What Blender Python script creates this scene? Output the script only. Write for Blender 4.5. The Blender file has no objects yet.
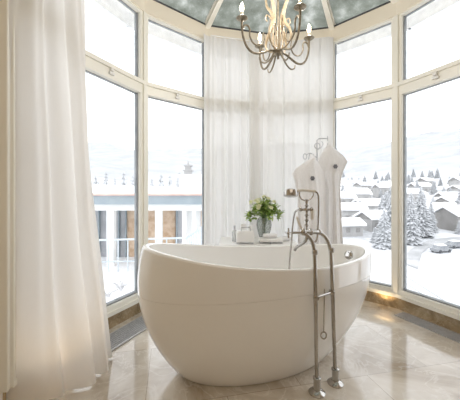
import bpy, bmesh, math, random
from mathutils import Vector, Matrix
random.seed(7)
PI = math.pi
S = bpy.context.scene
COL = S.collection
H_CAM = 1.15

# ------------------------------------------------------------------ camera, sky, lights, exposure
cam_d = bpy.data.cameras.new('camera')
cam = bpy.data.objects.new('camera', cam_d)
COL.objects.link(cam)
cam.location = (0, 0, H_CAM)
cam.rotation_euler = (PI / 2, 0, 0)
cam_d.sensor_width = 36
cam_d.lens = 285 / 460 * 36
cam_d.shift_y = -7 / 460
cam_d.clip_start = 0.02
cam_d.clip_end = 4000
S.camera = cam

SKY = 1.85
w = bpy.data.worlds.new('overcast_sky')
S.world = w
w.use_nodes = True
wn = w.node_tree
wn.nodes.clear()
o_ = wn.nodes.new('ShaderNodeOutputWorld')
b_ = wn.nodes.new('ShaderNodeBackground')
b_.inputs['Color'].default_value = (0.955, 0.965, 1.0, 1)
b_.inputs['Strength'].default_value = SKY
wn.links.new(b_.outputs[0], o_.inputs[0])

S.view_settings.view_transform = 'Standard'
S.view_settings.look = 'None'
S.view_settings.exposure = 0.30
S.view_settings.gamma = 1.0
S.view_settings.use_curve_mapping = False
S.cycles.use_denoising = True
S.cycles.max_bounces = 10
S.cycles.diffuse_bounces = 6
S.cycles.transparent_max_bounces = 16
S.cycles.sample_clamp_indirect = 6


def light(name, kind, loc, energy, color, size=None, rot=(0, 0, 0), size_y=None, parent=None, blend=None, spot=None):
    d = bpy.data.lights.new(name, kind)
    d.energy = energy
    d.color = color
    if kind == 'AREA':
        d.size = size
        if size_y:
            d.shape = 'RECTANGLE'
            d.size_y = size_y
    elif size is not None:
        d.shadow_soft_size = size
    if kind == 'SPOT':
        d.spot_size = spot
        d.spot_blend = blend
    o = bpy.data.objects.new(name, d)
    o.location = loc
    o.rotation_euler = rot
    COL.objects.link(o)
    if parent:
        o.parent = parent
    return o


# added fill light behind the camera, just under the unseen rear ceiling
light('fill_panel_light', 'AREA', (0.3, -1.0, 3.02), 1.5, (1.0, 0.93, 0.84), size=2.2, size_y=1.6)

# ------------------------------------------------------------------ materials


def lin(c):
    return tuple(((v / 255) / 12.92 if v / 255 <= 0.04045 else ((v / 255 + 0.055) / 1.055) ** 2.4) for v in c) + (1,)


def mat(name, color=(0.8, 0.8, 0.8, 1), rough=0.5, metal=0.0, **kw):
    m = bpy.data.materials.new(name)
    m.use_nodes = True
    p = m.node_tree.nodes['Principled BSDF']
    p.inputs['Base Color'].default_value = color if len(color) == 4 else tuple(color) + (1,)
    p.inputs['Roughness'].default_value = rough
    p.inputs['Metallic'].default_value = metal
    for k, v in kw.items():
        p.inputs[k.replace('_', ' ')].default_value = v
    return m


def node(m, kind, **kw):
    n = m.node_tree.nodes.new(kind)
    for k, v in kw.items():
        if hasattr(n, k):
            setattr(n, k, v)
        else:
            n.inputs[k.replace('_', ' ')].default_value = v
    return n


def lk(m, a, b):
    m.node_tree.links.new(a, b)


def ramp(m, stops):
    r = m.node_tree.nodes.new('ShaderNodeValToRGB')
    e = r.color_ramp.elements
    e[0].position, e[0].color = stops[0]
    e[1].position, e[1].color = stops[-1]
    for p, c in stops[1:-1]:
        x = e.new(p)
        x.color = c
    return r


def noisy(name, c0, c1, scale=8, rough=0.5, metal=0.0, detail=4, lo=0.35, hi=0.65, bump=0.0, **kw):
    m = mat(name, c0, rough, metal, **kw)
    p = m.node_tree.nodes['Principled BSDF']
    tc = node(m, 'ShaderNodeTexCoord')
    n = node(m, 'ShaderNodeTexNoise', Scale=scale, Detail=detail)
    lk(m, tc.outputs['Object'], n.inputs['Vector'])
    r = ramp(m, [(lo, tuple(c0[:3]) + (1,)), (hi, tuple(c1[:3]) + (1,))])
    lk(m, n.outputs['Fac'], r.inputs[0])
    lk(m, r.outputs[0], p.inputs['Base Color'])
    if bump:
        b = node(m, 'ShaderNodeBump', Strength=bump, Distance=0.01)
        lk(m, n.outputs['Fac'], b.inputs['Height'])
        lk(m, b.outputs[0], p.inputs['Normal'])
    return m


M = {}
M['cream'] = noisy('cream_paint', (0.90, 0.88, 0.80), (0.91, 0.89, 0.82), 3, 0.38)
M['cream_warm'] = noisy('warm_cream_plaster', (0.87, 0.80, 0.67), (0.89, 0.83, 0.71), 3, 0.6)
M['wall'] = noisy('beige_wall', (0.72, 0.60, 0.42), (0.75, 0.64, 0.47), 2, 0.7)
M['rear'] = noisy('rear_wall_plaster', (0.66, 0.60, 0.52), (0.70, 0.64, 0.56), 2, 0.8)
M['ceil'] = mat('ceiling_plaster', (0.85, 0.80, 0.72), 0.8)
M['acrylic'] = noisy('white_acrylic', (0.90, 0.89, 0.87), (0.91, 0.90, 0.88), 2, 0.10, Coat_Weight=0.4, Coat_Roughness=0.04)
M['chrome'] = noisy('polished_chrome', (0.42, 0.405, 0.38), (0.52, 0.50, 0.475), 10, 0.10, 1.0)
M['steel'] = noisy('brushed_steel', (0.42, 0.42, 0.44), (0.55, 0.55, 0.56), 30, 0.35, 1.0)
M['patina'] = noisy('grey_gold_patina', (0.20, 0.17, 0.12), (0.36, 0.31, 0.23), 40, 0.42, 0.45)
M['gilt'] = noisy('pale_gilt', (0.36, 0.28, 0.18), (0.52, 0.42, 0.29), 30, 0.45, 0.25)
M['candle'] = noisy('candle_sleeve', (0.85, 0.78, 0.62), (0.88, 0.82, 0.68), 20, 0.5)
M['white'] = noisy('white_lacquer', (0.84, 0.83, 0.81), (0.86, 0.85, 0.83), 6, 0.3)
M['porcelain'] = noisy('white_porcelain', (0.84, 0.83, 0.80), (0.87, 0.86, 0.84), 6, 0.12)
M['terry'] = noisy('white_terry', (0.78, 0.77, 0.77), (0.88, 0.87, 0.87), 160, 0.95, bump=0.6)
M['grille'] = noisy('pale_grey_aluminium', (0.55, 0.55, 0.57), (0.66, 0.66, 0.68), 30, 0.35, 0.3)
M['dark'] = noisy('dark_seal', (0.05, 0.055, 0.06), (0.09, 0.09, 0.10), 10, 0.5)
M['seal'] = noisy('grey_gasket', (0.24, 0.26, 0.27), (0.34, 0.35, 0.36), 10, 0.5)
M['gutter'] = noisy('grey_blind_rail', (0.72, 0.73, 0.75), (0.82, 0.83, 0.85), 14, 0.5)
M['emblem'] = noisy('grey_embroidery', (0.10, 0.10, 0.12), (0.25, 0.25, 0.27), 60, 0.8)
M['snow'] = noisy('fresh_snow', (0.88, 0.89, 0.91), (0.94, 0.94, 0.95), 0.4, 0.9)
M['leaf'] = noisy('green_leaf', (0.16, 0.27, 0.05), (0.46, 0.58, 0.17), 25, 0.5)
M['stem'] = noisy('green_stem', (0.12, 0.20, 0.06), (0.2, 0.3, 0.1), 25, 0.5)
M['petal'] = noisy('cream_petal', (0.85, 0.86, 0.55), (0.93, 0.92, 0.78), 30, 0.6)
M['paper'] = noisy('white_card', (0.82, 0.82, 0.81), (0.86, 0.86, 0.85), 20, 0.7)

# vase glass : a solid-walled glass body, greyish with clear facets
m = mat('smoky_cut_glass', (0.84, 0.87, 0.84), 0.05, 0, Transmission_Weight=0.9, IOR=1.45)
M['vase'] = m
m = mat('clear_bottle_glass', (0.80, 0.82, 0.82), 0.05, 0, Transmission_Weight=0.7, IOR=1.45)
M['bottle'] = m

# architectural pane : transparent plus surface reflection
m = bpy.data.materials.new('window_glass')
m.use_nodes = True
nt = m.node_tree
nt.nodes.clear()
out = node(m, 'ShaderNodeOutputMaterial')
tr = node(m, 'ShaderNodeBsdfTransparent')
tr.inputs[0].default_value = (0.975, 0.985, 0.985, 1)
gl = node(m, 'ShaderNodeBsdfGlossy')
gl.inputs['Roughness'].default_value = 0.0
fr = node(m, 'ShaderNodeFresnel')
fr.inputs['IOR'].default_value = 1.2
mx = node(m, 'ShaderNodeMixShader')
lk(m, fr.outputs[0], mx.inputs[0]); lk(m, tr.outputs[0], mx.inputs[1]); lk(m, gl.outputs[0], mx.inputs[2])
lk(m, mx.outputs[0], out.inputs[0])
M['glass'] = m

# roof glass : tinted pane with patches of snow lying on it
m = bpy.data.materials.new('snowy_roof_glass')
m.use_nodes = True
nt = m.node_tree
nt.nodes.clear()
out = node(m, 'ShaderNodeOutputMaterial')
tc = node(m, 'ShaderNodeTexCoord')
n1 = node(m, 'ShaderNodeTexNoise', Scale=5.0, Detail=6.0, Roughness=0.65)
n2 = node(m, 'ShaderNodeTexVoronoi', Scale=38.0)
lk(m, tc.outputs['Object'], n1.inputs['Vector']); lk(m, tc.outputs['Object'], n2.inputs['Vector'])
r1 = ramp(m, [(0.36, (0.33, 0.345, 0.31, 1)), (0.54, (0.47, 0.49, 0.455, 1)), (0.72, (0.76, 0.77, 0.75, 1))])
lk(m, n1.outputs['Fac'], r1.inputs[0])
r2 = ramp(m, [(0.10, (1, 1, 1, 1)), (0.22, (0, 0, 0, 1))])
lk(m, n2.outputs['Distance'], r2.inputs[0])
mix = node(m, 'ShaderNodeMix', data_type='RGBA')
sc_ = node(m, 'ShaderNodeMath', operation='MULTIPLY')
sc_.inputs[1].default_value = 0.35
lk(m, r2.outputs[0], sc_.inputs[0])
lk(m, sc_.outputs[0], mix.inputs[0])
lk(m, r1.outputs[0], mix.inputs[6])
mix.inputs[7].default_value = (0.8, 0.84, 0.84, 1)
tl = node(m, 'ShaderNodeBsdfTranslucent')
tr = node(m, 'ShaderNodeBsdfTransparent')
lk(m, mix.outputs[2], tl.inputs[0]); lk(m, mix.outputs[2], tr.inputs[0])
ms = node(m, 'ShaderNodeMixShader'); ms.inputs[0].default_value = 0.38
lk(m, tl.outputs[0], ms.inputs[1]); lk(m, tr.outputs[0], ms.inputs[2])
gl = node(m, 'ShaderNodeBsdfGlossy'); gl.inputs['Roughness'].default_value = 0.05
fr = node(m, 'ShaderNodeFresnel'); fr.inputs['IOR'].default_value = 1.3
mx = node(m, 'ShaderNodeMixShader')
lk(m, fr.outputs[0], mx.inputs[0]); lk(m, ms.outputs[0], mx.inputs[1]); lk(m, gl.outputs[0], mx.inputs[2])
lk(m, mx.outputs[0], out.inputs[0])
M['roof_glass'] = m


def cloth_mat(name, col, trans, sheer, tcol):
    m = bpy.data.materials.new(name)
    m.use_nodes = True
    m.node_tree.nodes.clear()
    out = node(m, 'ShaderNodeOutputMaterial')
    tc = node(m, 'ShaderNodeTexCoord')
    mp = node(m, 'ShaderNodeMapping')
    mp.inputs['Scale'].default_value = (60, 60, 6)
    n1 = node(m, 'ShaderNodeTexNoise', Scale=4.0, Detail=3.0)
    lk(m, tc.outputs['Object'], mp.inputs[0]); lk(m, mp.outputs[0], n1.inputs['Vector'])
    r = ramp(m, [(0.3, tuple(v * 0.97 for v in col) + (1,)), (0.7, tuple(col) + (1,))])
    lk(m, n1.outputs['Fac'], r.inputs[0])
    df = node(m, 'ShaderNodeBsdfDiffuse')
    lk(m, r.outputs[0], df.inputs[0])
    tl = node(m, 'ShaderNodeBsdfTranslucent')
    tl.inputs[0].default_value = tuple(tcol) + (1,)
    m1 = node(m, 'ShaderNodeMixShader'); m1.inputs[0].default_value = trans
    lk(m, df.outputs[0], m1.inputs[1]); lk(m, tl.outputs[0], m1.inputs[2])
    tr = node(m, 'ShaderNodeBsdfTransparent')
    m2 = node(m, 'ShaderNodeMixShader'); m2.inputs[0].default_value = sheer
    lk(m, m1.outputs[0], m2.inputs[1]); lk(m, tr.outputs[0], m2.inputs[2])
    lk(m, m2.outputs[0], out.inputs[0])
    return m


M['sheer'] = cloth_mat('sheer_voile', (0.88, 0.87, 0.845), 0.55, 0.05, (0.80, 0.785, 0.76))
M['drape'] = cloth_mat('white_drape_cloth', (0.93, 0.90, 0.86), 0.50, 0.02, (0.82, 0.80, 0.77))


def marble(name, base, mid, light_, vein, scale, tiles=None, rough=0.1, ior=1.6, rot=0.0, off=(0, 0, 0)):
    m = mat(name, base, rough, 0, IOR=ior)
    p = m.node_tree.nodes['Principled BSDF']
    tc = node(m, 'ShaderNodeTexCoord')
    n0 = node(m, 'ShaderNodeTexNoise', Scale=scale, Detail=7.0, Roughness=0.6, Distortion=1.2)
    lk(m, tc.outputs['Object'], n0.inputs['Vector'])
    r0 = ramp(m, [(0.33, base + (1,)), (0.5, mid + (1,)), (0.68, light_ + (1,))])
    lk(m, n0.outputs['Fac'], r0.inputs[0])
    n1 = node(m, 'ShaderNodeTexNoise', Scale=scale * 1.3, Detail=5.0, Roughness=0.55, Distortion=2.4)
    lk(m, tc.outputs['Object'], n1.inputs['Vector'])
    r1 = ramp(m, [(0.475, (0, 0, 0, 1)), (0.5, (1, 1, 1, 1)), (0.525, (0, 0, 0, 1))])
    lk(m, n1.outputs['Fac'], r1.inputs[0])
    s1 = node(m, 'ShaderNodeMath', operation='MULTIPLY'); s1.inputs[1].default_value = 0.38
    lk(m, r1.outputs[0], s1.inputs[0])
    x1 = node(m, 'ShaderNodeMix', data_type='RGBA')
    lk(m, s1.outputs[0], x1.inputs[0]); lk(m, r0.outputs[0], x1.inputs[6])
    x1.inputs[7].default_value = vein + (1,)
    last = x1.outputs[2]
    if tiles:
        mp = node(m, 'ShaderNodeMapping')
        mp.inputs['Rotation'].default_value = (0, 0, rot)
        mp.inputs['Location'].default_value = off
        lk(m, tc.outputs['Object'], mp.inputs[0])
        br = node(m, 'ShaderNodeTexBrick')
        br.offset = 0.5
        br.inputs['Scale'].default_value = 1.0
        br.inputs['Brick Width'].default_value = tiles[0]
        br.inputs['Row Height'].default_value = tiles[1]
        br.inputs['Mortar Size'].default_value = 0.0022
        br.inputs['Mortar Smooth'].default_value = 0.1
        br.inputs['Color1'].default_value = (0.92, 0.92, 0.92, 1)
        br.inputs['Color2'].default_value = (1.05, 1.05, 1.05, 1)
        br.inputs['Mortar'].default_value = (0.62, 0.58, 0.52, 1)
        lk(m, mp.outputs[0], br.inputs['Vector'])
        x2 = node(m, 'ShaderNodeMix', data_type='RGBA', blend_type='MULTIPLY')
        x2.inputs[0].default_value = 1.0
        lk(m, last, x2.inputs[6]); lk(m, br.outputs['Color'], x2.inputs[7])
        last = x2.outputs[2]
    lk(m, last, p.inputs['Base Color'])
    return m


M['floor'] = marble('beige_marble_tiles', (0.42, 0.345, 0.26), (0.61, 0.55, 0.47), (0.76, 0.72, 0.66), (0.86, 0.83, 0.78), 1.9,
                    tiles=(0.9, 0.6), rough=0.10, ior=1.75, rot=math.radians(-12), off=(0.13, 0.22, 0))
M['stone'] = marble('brown_marble_skirting', (0.24, 0.17, 0.09), (0.40, 0.30, 0.18), (0.58, 0.47, 0.31), (0.72, 0.62, 0.46), 5.0,
                    rough=0.18, ior=1.5)


def emis(name, col, s):
    m = mat(name, col, 0.4)
    p = m.node_tree.nodes['Principled BSDF']
    p.inputs['Emission Color'].default_value = tuple(col) + (1,)
    p.inputs['Emission Strength'].default_value = s
    return m


M['bulb'] = emis('glowing_bulb', (1.0, 0.86, 0.62), 5.0)
M['spot_lens'] = emis('glowing_spot_lens', (1.0, 0.80, 0.50), 5.0)
M['panel'] = emis('fill_panel_diffuser', (1.0, 0.9, 0.78), 0.8)  # glow for the added fill panel behind the camera

# outdoors
M['facade'] = noisy('pale_render', (0.74, 0.74, 0.73), (0.80, 0.80, 0.79), 2, 0.8)
M['fascia'] = noisy('blue_grey_fascia', (0.25, 0.30, 0.33), (0.30, 0.35, 0.38), 3, 0.6)
M['redline'] = noisy('red_roof_edge', (0.70, 0.42, 0.36), (0.78, 0.52, 0.45), 3, 0.6)
M['timber'] = noisy('tan_timber_panel', (0.55, 0.37, 0.24), (0.72, 0.56, 0.42), 5, 0.7)
M['greyglass'] = noisy('grey_glazing', (0.34, 0.35, 0.37), (0.48, 0.48, 0.50), 1.5, 0.25)
M['rail'] = noisy('pale_blue_steel', (0.50, 0.56, 0.60), (0.60, 0.65, 0.68), 10, 0.5)
M['frost'] = noisy('frosted_bark', (0.42, 0.41, 0.41), (0.72, 0.72, 0.73), 6, 0.9)
M['house'] = noisy('house_render', (0.36, 0.355, 0.35), (0.46, 0.45, 0.44), 0.3, 0.9)
M['house_dark'] = noisy('house_timber', (0.24, 0.23, 0.22), (0.32, 0.31, 0.30), 0.3, 0.9)
M['road'] = noisy('wet_slushy_road', (0.34, 0.345, 0.35), (0.50, 0.50, 0.51), 0.25, 0.7)
M['car'] = noisy('car_paint', (0.22, 0.23, 0.25), (0.34, 0.35, 0.36), 1, 0.4)


def snowy(name, dark, dark2, snow, lo, hi, scale):
    # snow lies on the faces that look up
    m = mat(name, dark, 0.9)
    p = m.node_tree.nodes['Principled BSDF']
    g = node(m, 'ShaderNodeNewGeometry')
    s = node(m, 'ShaderNodeSeparateXYZ')
    lk(m, g.outputs['Normal'], s.inputs[0])
    tc = node(m, 'ShaderNodeTexCoord')
    n = node(m, 'ShaderNodeTexNoise', Scale=scale, Detail=4.0)
    lk(m, tc.outputs['Object'], n.inputs['Vector'])
    ad = node(m, 'ShaderNodeMath', operation='ADD')
    lk(m, s.outputs['Z'], ad.inputs[0]); lk(m, n.outputs['Fac'], ad.inputs[1])
    r = ramp(m, [(lo, (0, 0, 0, 1)), (hi, (1, 1, 1, 1))])
    lk(m, ad.outputs[0], r.inputs[0])
    rd = ramp(m, [(0.4, dark + (1,)), (0.6, dark2 + (1,))])
    lk(m, n.outputs['Fac'], rd.inputs[0])
    x = node(m, 'ShaderNodeMix', data_type='RGBA')
    lk(m, r.outputs[0], x.inputs[0]); lk(m, rd.outputs[0], x.inputs[6])
    x.inputs[7].default_value = snow + (1,)
    lk(m, x.outputs[2], p.inputs['Base Color'])
    return m


M['conifer'] = snowy('snow_laden_conifer', (0.10, 0.112, 0.108), (0.22, 0.235, 0.23), (0.58, 0.59, 0.61), 0.65, 1.5, 1.2)
# land: snow fields with pale frosted woodland patches
m = mat('snowy_land', (0.9, 0.9, 0.92), 0.95)
p = m.node_tree.nodes['Principled BSDF']
tc = node(m, 'ShaderNodeTexCoord')
n1 = node(m, 'ShaderNodeTexNoise', Scale=0.012, Detail=3.0)
n2 = node(m, 'ShaderNodeTexNoise', Scale=0.16, Detail=6.0, Roughness=0.7)
lk(m, tc.outputs['Object'], n1.inputs['Vector']); lk(m, tc.outputs['Object'], n2.inputs['Vector'])
ra = ramp(m, [(0.40, (0, 0, 0, 1)), (0.60, (1, 1, 1, 1))]); lk(m, n1.outputs['Fac'], ra.inputs[0])
rb = ramp(m, [(0.42, (0.66, 0.67, 0.69, 1)), (0.60, (0.30, 0.31, 0.32, 1))]); lk(m, n2.outputs['Fac'], rb.inputs[0])
x = node(m, 'ShaderNodeMix', data_type='RGBA')
lk(m, ra.outputs[0], x.inputs[0]); x.inputs[6].default_value = (0.70, 0.71, 0.73, 1)
lk(m, rb.outputs[0], x.inputs[7])
sx_ = node(m, 'ShaderNodeSeparateXYZ'); lk(m, tc.outputs['Object'], sx_.inputs[0])
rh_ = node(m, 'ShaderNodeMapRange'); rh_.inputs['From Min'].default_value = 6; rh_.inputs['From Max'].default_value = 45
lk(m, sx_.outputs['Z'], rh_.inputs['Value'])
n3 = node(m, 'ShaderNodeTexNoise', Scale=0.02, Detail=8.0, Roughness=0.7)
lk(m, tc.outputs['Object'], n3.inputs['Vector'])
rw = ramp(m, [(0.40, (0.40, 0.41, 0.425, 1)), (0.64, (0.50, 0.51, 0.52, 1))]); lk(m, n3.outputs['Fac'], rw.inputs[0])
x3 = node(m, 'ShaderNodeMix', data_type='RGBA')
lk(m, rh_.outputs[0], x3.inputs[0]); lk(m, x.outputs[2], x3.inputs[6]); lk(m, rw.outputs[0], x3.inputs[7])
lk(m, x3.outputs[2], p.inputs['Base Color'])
M['land'] = m

# ------------------------------------------------------------------ mesh helpers


def obj(name, bm, m, parent=None, smooth=False, recalc=True):
    if recalc:
        bmesh.ops.recalc_face_normals(bm, faces=bm.faces[:])
    me = bpy.data.meshes.new(name)
    bm.to_mesh(me)
    bm.free()
    ms = m if isinstance(m, (list, tuple)) else [m]
    for q in ms:
        me.materials.append(q)
    if smooth:
        for p in me.polygons:
            p.use_smooth = True
        me.set_sharp_from_angle(angle=math.radians(38))
    o = bpy.data.objects.new(name, me)
    COL.objects.link(o)
    if parent:
        o.parent = parent
    return o


def origin(o, loc):
    """move a mesh object's origin to a point without moving the mesh"""
    o.data.transform(Matrix.Translation(-Vector(loc)))
    o.location = Vector(loc)


def tag(o, label, cat, group=None, kind=None):
    o['label'] = label
    o['category'] = cat
    if group:
        o['group'] = group
    if kind:
        o['kind'] = kind
    return o


def thing(name, label, cat, loc=(0, 0, 0), rz=0, group=None):
    o = bpy.data.objects.new(name, None)
    o.empty_display_size = 0.1
    COL.objects.link(o)
    o.location = loc
    o.rotation_euler = (0, 0, rz)
    return tag(o, label, cat, group)


def struct(o):
    o['kind'] = 'structure'
    return o


def BM():
    return bmesh.new()


def box(bm, c, s, rz=0.0, mi=0, bev=0.0):
    r = bmesh.ops.create_cube(bm, size=1.0)
    vs = r['verts']
    mt = Matrix.Translation(Vector(c)) @ Matrix.Rotation(rz, 4, 'Z') @ Matrix.Diagonal((s[0], s[1], s[2], 1))
    bmesh.ops.transform(bm, matrix=mt, verts=vs)
    fs = {f for v in vs for f in v.link_faces}
    for f in fs:
        f.material_index = mi
    if bev:
        es = list({e for v in vs for e in v.link_edges})
        bmesh.ops.bevel(bm, geom=es, offset=bev, segments=2, affect='EDGES', profile=0.5)
    return vs


def seg_box(bm, a, b, z0, z1, d0, d1, mi=0, ea=0.0, eb=0.0):
    """box along a-b in plan, from offset d0 to d1 along its inward normal"""
    a = Vector((a[0], a[1], 0)); b = Vector((b[0], b[1], 0))
    t = (b - a).normalized()
    n = Vector((t.y, -t.x, 0))
    if n.dot(Vector((CX, CY, 0)) - a) < 0:
        n = -n
    a = a + t * ea; b = b - t * eb
    P = []
    for z in (z0, z1):
        for q, d in ((a, d0), (b, d0), (b, d1), (a, d1)):
            P.append(bm.verts.new((q.x + n.x * d, q.y + n.y * d, z)))
    for f in ((0, 1, 2, 3), (4, 5, 6, 7), (0, 1, 5, 4), (1, 2, 6, 5), (2, 3, 7, 6), (3, 0, 4, 7)):
        ff = bm.faces.new([P[i] for i in f])
        ff.material_index = mi


def tube(bm, pts, r, n=8, cap=True, closed=False, mi=0):
    pts = [Vector(p) for p in pts]
    N = len(pts)
    rs = r if isinstance(r, (list, tuple)) else [r] * N
    up = None
    rings = []
    for i, p in enumerate(pts):
        if closed:
            t = pts[(i + 1) % N] - pts[i - 1]
        else:
            t = pts[min(i + 1, N - 1)] - pts[max(i - 1, 0)]
        t.normalize()
        if up is None:
            up = Vector((0, 0, 1)) if abs(t.z) < 0.9 else Vector((1, 0, 0))
        u = up - t * up.dot(t)
        if u.length < 1e-6:
            u = t.orthogonal()
        u.normalize()
        up = u
        v = t.cross(u)
        rings.append([bm.verts.new(p + (u * math.cos(2 * PI * k / n) + v * math.sin(2 * PI * k / n)) * rs[i]) for k in range(n)])
    rng = range(N if closed else N - 1)
    for i in rng:
        A, B = rings[i], rings[(i + 1) % N]
        for k in range(n):
            f = bm.faces.new((A[k], A[(k + 1) % n], B[(k + 1) % n], B[k]))
            f.material_index = mi
    if cap and not closed:
        bm.faces.new(rings[0][::-1]).material_index = mi
        bm.faces.new(rings[-1]).material_index = mi


def smooth_path(pts, k=6):
    """Catmull-Rom through points"""
    P = [Vector(p) for p in pts]
    out = []
    for i in range(len(P) - 1):
        p0 = P[max(i - 1, 0)]; p1 = P[i]; p2 = P[i + 1]; p3 = P[min(i + 2, len(P) - 1)]
        for j in range(k):
            t = j / k
            out.append(0.5 * ((2 * p1) + (p2 - p0) * t + (2 * p0 - 5 * p1 + 4 * p2 - p3) * t * t + (3 * p1 - p0 - 3 * p2 + p3) * t ** 3))
    out.append(P[-1])
    return out


def lathe(bm, prof, c=(0, 0, 0), n=24, axis=None, mi=0):
    """prof: (r, h) list; axis a direction vector for h"""
    ax = Vector(axis or (0, 0, 1)).normalized()
    q = Vector((0, 0, 1)).rotation_difference(ax)
    c = Vector(c)
    rings = []
    for r, h in prof:
        if r < 1e-5:
            rings.append([bm.verts.new(c + q @ Vector((0, 0, h)))])
        else:
            rings.append([bm.verts.new(c + q @ Vector((r * math.cos(2 * PI * k / n), r * math.sin(2 * PI * k / n), h))) for k in range(n)])
    for A, B in zip(rings, rings[1:]):
        for k in range(n):
            k2 = (k + 1) % n
            if len(A) == 1 and len(B) == 1:
                continue
            if len(A) == 1:
                f = bm.faces.new((A[0], B[k], B[k2]))
            elif len(B) == 1:
                f = bm.faces.new((A[k], A[k2], B[0]))
            else:
                f = bm.faces.new((A[k], A[k2], B[k2], B[k]))
            f.material_index = mi
    for R, in ((rings[0],), (rings[-1],)):
        if len(R) > 2:
            bm.faces.new(R).material_index = mi


def img(px, py, D):
    """world point seen at a pixel of the photograph from its distance"""
    return Vector(((px - 230) * D / 285, D, H_CAM + (193 - py) * D / 285))


# ------------------------------------------------------------------ the room
CX, CY = 0.41, 2.07
V = [(-1.205, 1.50), (-1.20, 2.057), (-0.87, 2.787), (-0.285, 3.30), (0.50, 3.49), (1.205, 3.335), (1.684, 2.84), (1.99, 2.12), (1.992, 1.42)]
ZS0, ZS1 = 0.124, 0.20           # sill frame
ZT0, ZT1 = 2.11, 2.225           # transom
ZH = 2.90                        # window head
ZR = 3.055                       # roof springing
YR = -2.6
XL, XR = -1.20, 1.99

# floor
bm = BM()
pl = [(XL, YR), (XR, YR)] + V[::-1]
lo = [bm.verts.new((x, y, -0.08)) for x, y in pl]
hi = [bm.verts.new((x, y, 0)) for x, y in pl]
bm.faces.new(hi); bm.faces.new(lo[::-1])
for i in range(len(pl)):
    j = (i + 1) % len(pl)
    bm.faces.new((lo[i], lo[j], hi[j], hi[i]))
struct(obj('floor', bm, M['floor']))

bm = BM(); box(bm, (XL - 0.05, (YR + 1.46) / 2, 1.53), (0.1, 1.46 - YR, 3.06)); struct(obj('wall_left', bm, M['wall']))
bm = BM(); box(bm, (XR + 0.05, (YR + 1.38) / 2, 1.53), (0.1, 1.38 - YR, 3.06)); struct(obj('wall_right', bm, M['rear']))
bm = BM(); box(bm, (0.395, YR - 0.05, 1.53), (XR - XL + 0.2, 0.1, 3.06)); struct(obj('wall_rear', bm, M['rear']))
bm = BM(); box(bm, (XL + 0.012, (YR + 1.44) / 2, 0.06), (0.024, 1.44 - YR, 0.12)); struct(obj('baseboard_left', bm, M['stone']))
bm = BM(); box(bm, (XR - 0.012, (YR + 1.36) / 2, 0.06), (0.024, 1.36 - YR, 0.12)); struct(obj('baseboard_right', bm, M['stone']))

# ceiling with the glazed opening
F = [(1.50, 0.86), (0.80, 0.62), (0.05, 0.62), (-0.72, 0.92)]   # near half of the ring
RING = V + F
bm = BM()
outer = [(XL - 0.1, YR), (XR + 0.1, YR), (XR + 0.1, 1.42), ] + [V[8]] + F + [V[0]] + [(XL - 0.1, 1.50)]
for z in (ZR, ZR + 0.06):
    vs = [bm.verts.new((x, y, z)) for x, y in outer]
    es = [bm.edges.new((vs[i], vs[(i + 1) % len(vs)])) for i in range(len(vs))]
    bmesh.ops.triangle_fill(bm, edges=es, use_beauty=True)
struct(obj('ceiling', bm, M['ceil']))

# ring beam, following the whole ring under the glass roof
bm = BM()
for a, b in zip(V, V[1:]):
    seg_box(bm, a, b, ZH, ZR, -0.05, 0.055)
for a, b in zip([V[8]] + F, F + [V[0]]):
    seg_box(bm, a, b, ZR - 0.075, ZR - 0.004, -0.03, 0.04)
struct(obj('trim_1', bm, M['cream_warm']))
bm = BM()
for a, b in zip(RING, RING[1:] + RING[:1]):
    seg_box(bm, a, b, ZR - 0.003, ZR + 0.014, -0.06, 0.06)
struct(obj('trim_2', bm, M['dark']))

# windows
NW = 0
for i, (a, b) in enumerate(zip(V, V[1:])):
    NW += 1
    bm = BM()
    seg_box(bm, a, b, ZS0, ZS1, -0.05, 0.05)
    seg_box(bm, a, b, ZS0, ZS0 + 0.035, 0.0499, 0.065)
    seg_box(bm, a, b, ZT0, ZT1, -0.045, 0.045)
    seg_box(bm, a, b, ZT1 - 0.03, ZT1 + 0.004, 0.0449, 0.065)
    seg_box(bm, a, b, ZH - 0.02, ZH, -0.045, 0.045)
    fr_ = obj('window_%d' % NW, bm, M['cream'])
    struct(fr_)
    bm = BM()
    seg_box(bm, a, b, ZS1, ZH - 0.02, -0.012, -0.004, ea=0.03, eb=0.03)
    obj('pane', bm, M['glass'], fr_)
    bm = BM()
    for z0, z1 in ((ZS1, ZT0), (ZT1, ZH - 0.02)):
        seg_box(bm, a, b, z0, z0 + 0.012, -0.03, 0.02, ea=0.05, eb=0.05)
        seg_box(bm, a, b, z1 - 0.004, z1, -0.03, 0.0, ea=0.05, eb=0.05)
        L = (Vector(b) - Vector(a)).length
        ga = 0.018 if i in (3, 4, 5) else 0.045
        gb = 0.018 if i + 1 in (3, 4, 5) else 0.045
        seg_box(bm, a, b, z0, z1, -0.03, 0.012, ea=ga, eb=L - ga - 0.014)
        seg_box(bm, a, b, z0, z1, -0.03, 0.012, ea=L - gb - 0.014, eb=gb)
    obj('gasket', bm, M['seal'], fr_)
    bm = BM()
    L = (Vector(b) - Vector(a)).length
    for u in (0.45,):
        seg_box(bm, a, b, ZT0 + 0.03, ZT0 + 0.05, 0.045, 0.066, ea=L * u, eb=L * (1 - u) - 0.05)
        seg_box(bm, a, b, ZT1 - 0.055, ZT1 - 0.035, 0.045, 0.070, ea=L * u + 0.01, eb=L * (1 - u) - 0.04)
    obj('vent_catch', bm, M['white'], fr_)

# grey rolled-up screen housing outside the window heads
bm = BM()
for a, b in zip(V, V[1:]):
    seg_box(bm, a, b, ZH - 0.045, ZH + 0.12, -0.24, -0.20, ea=-0.05, eb=-0.05)
struct(obj('trim_3', bm, M['gutter']))

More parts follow.
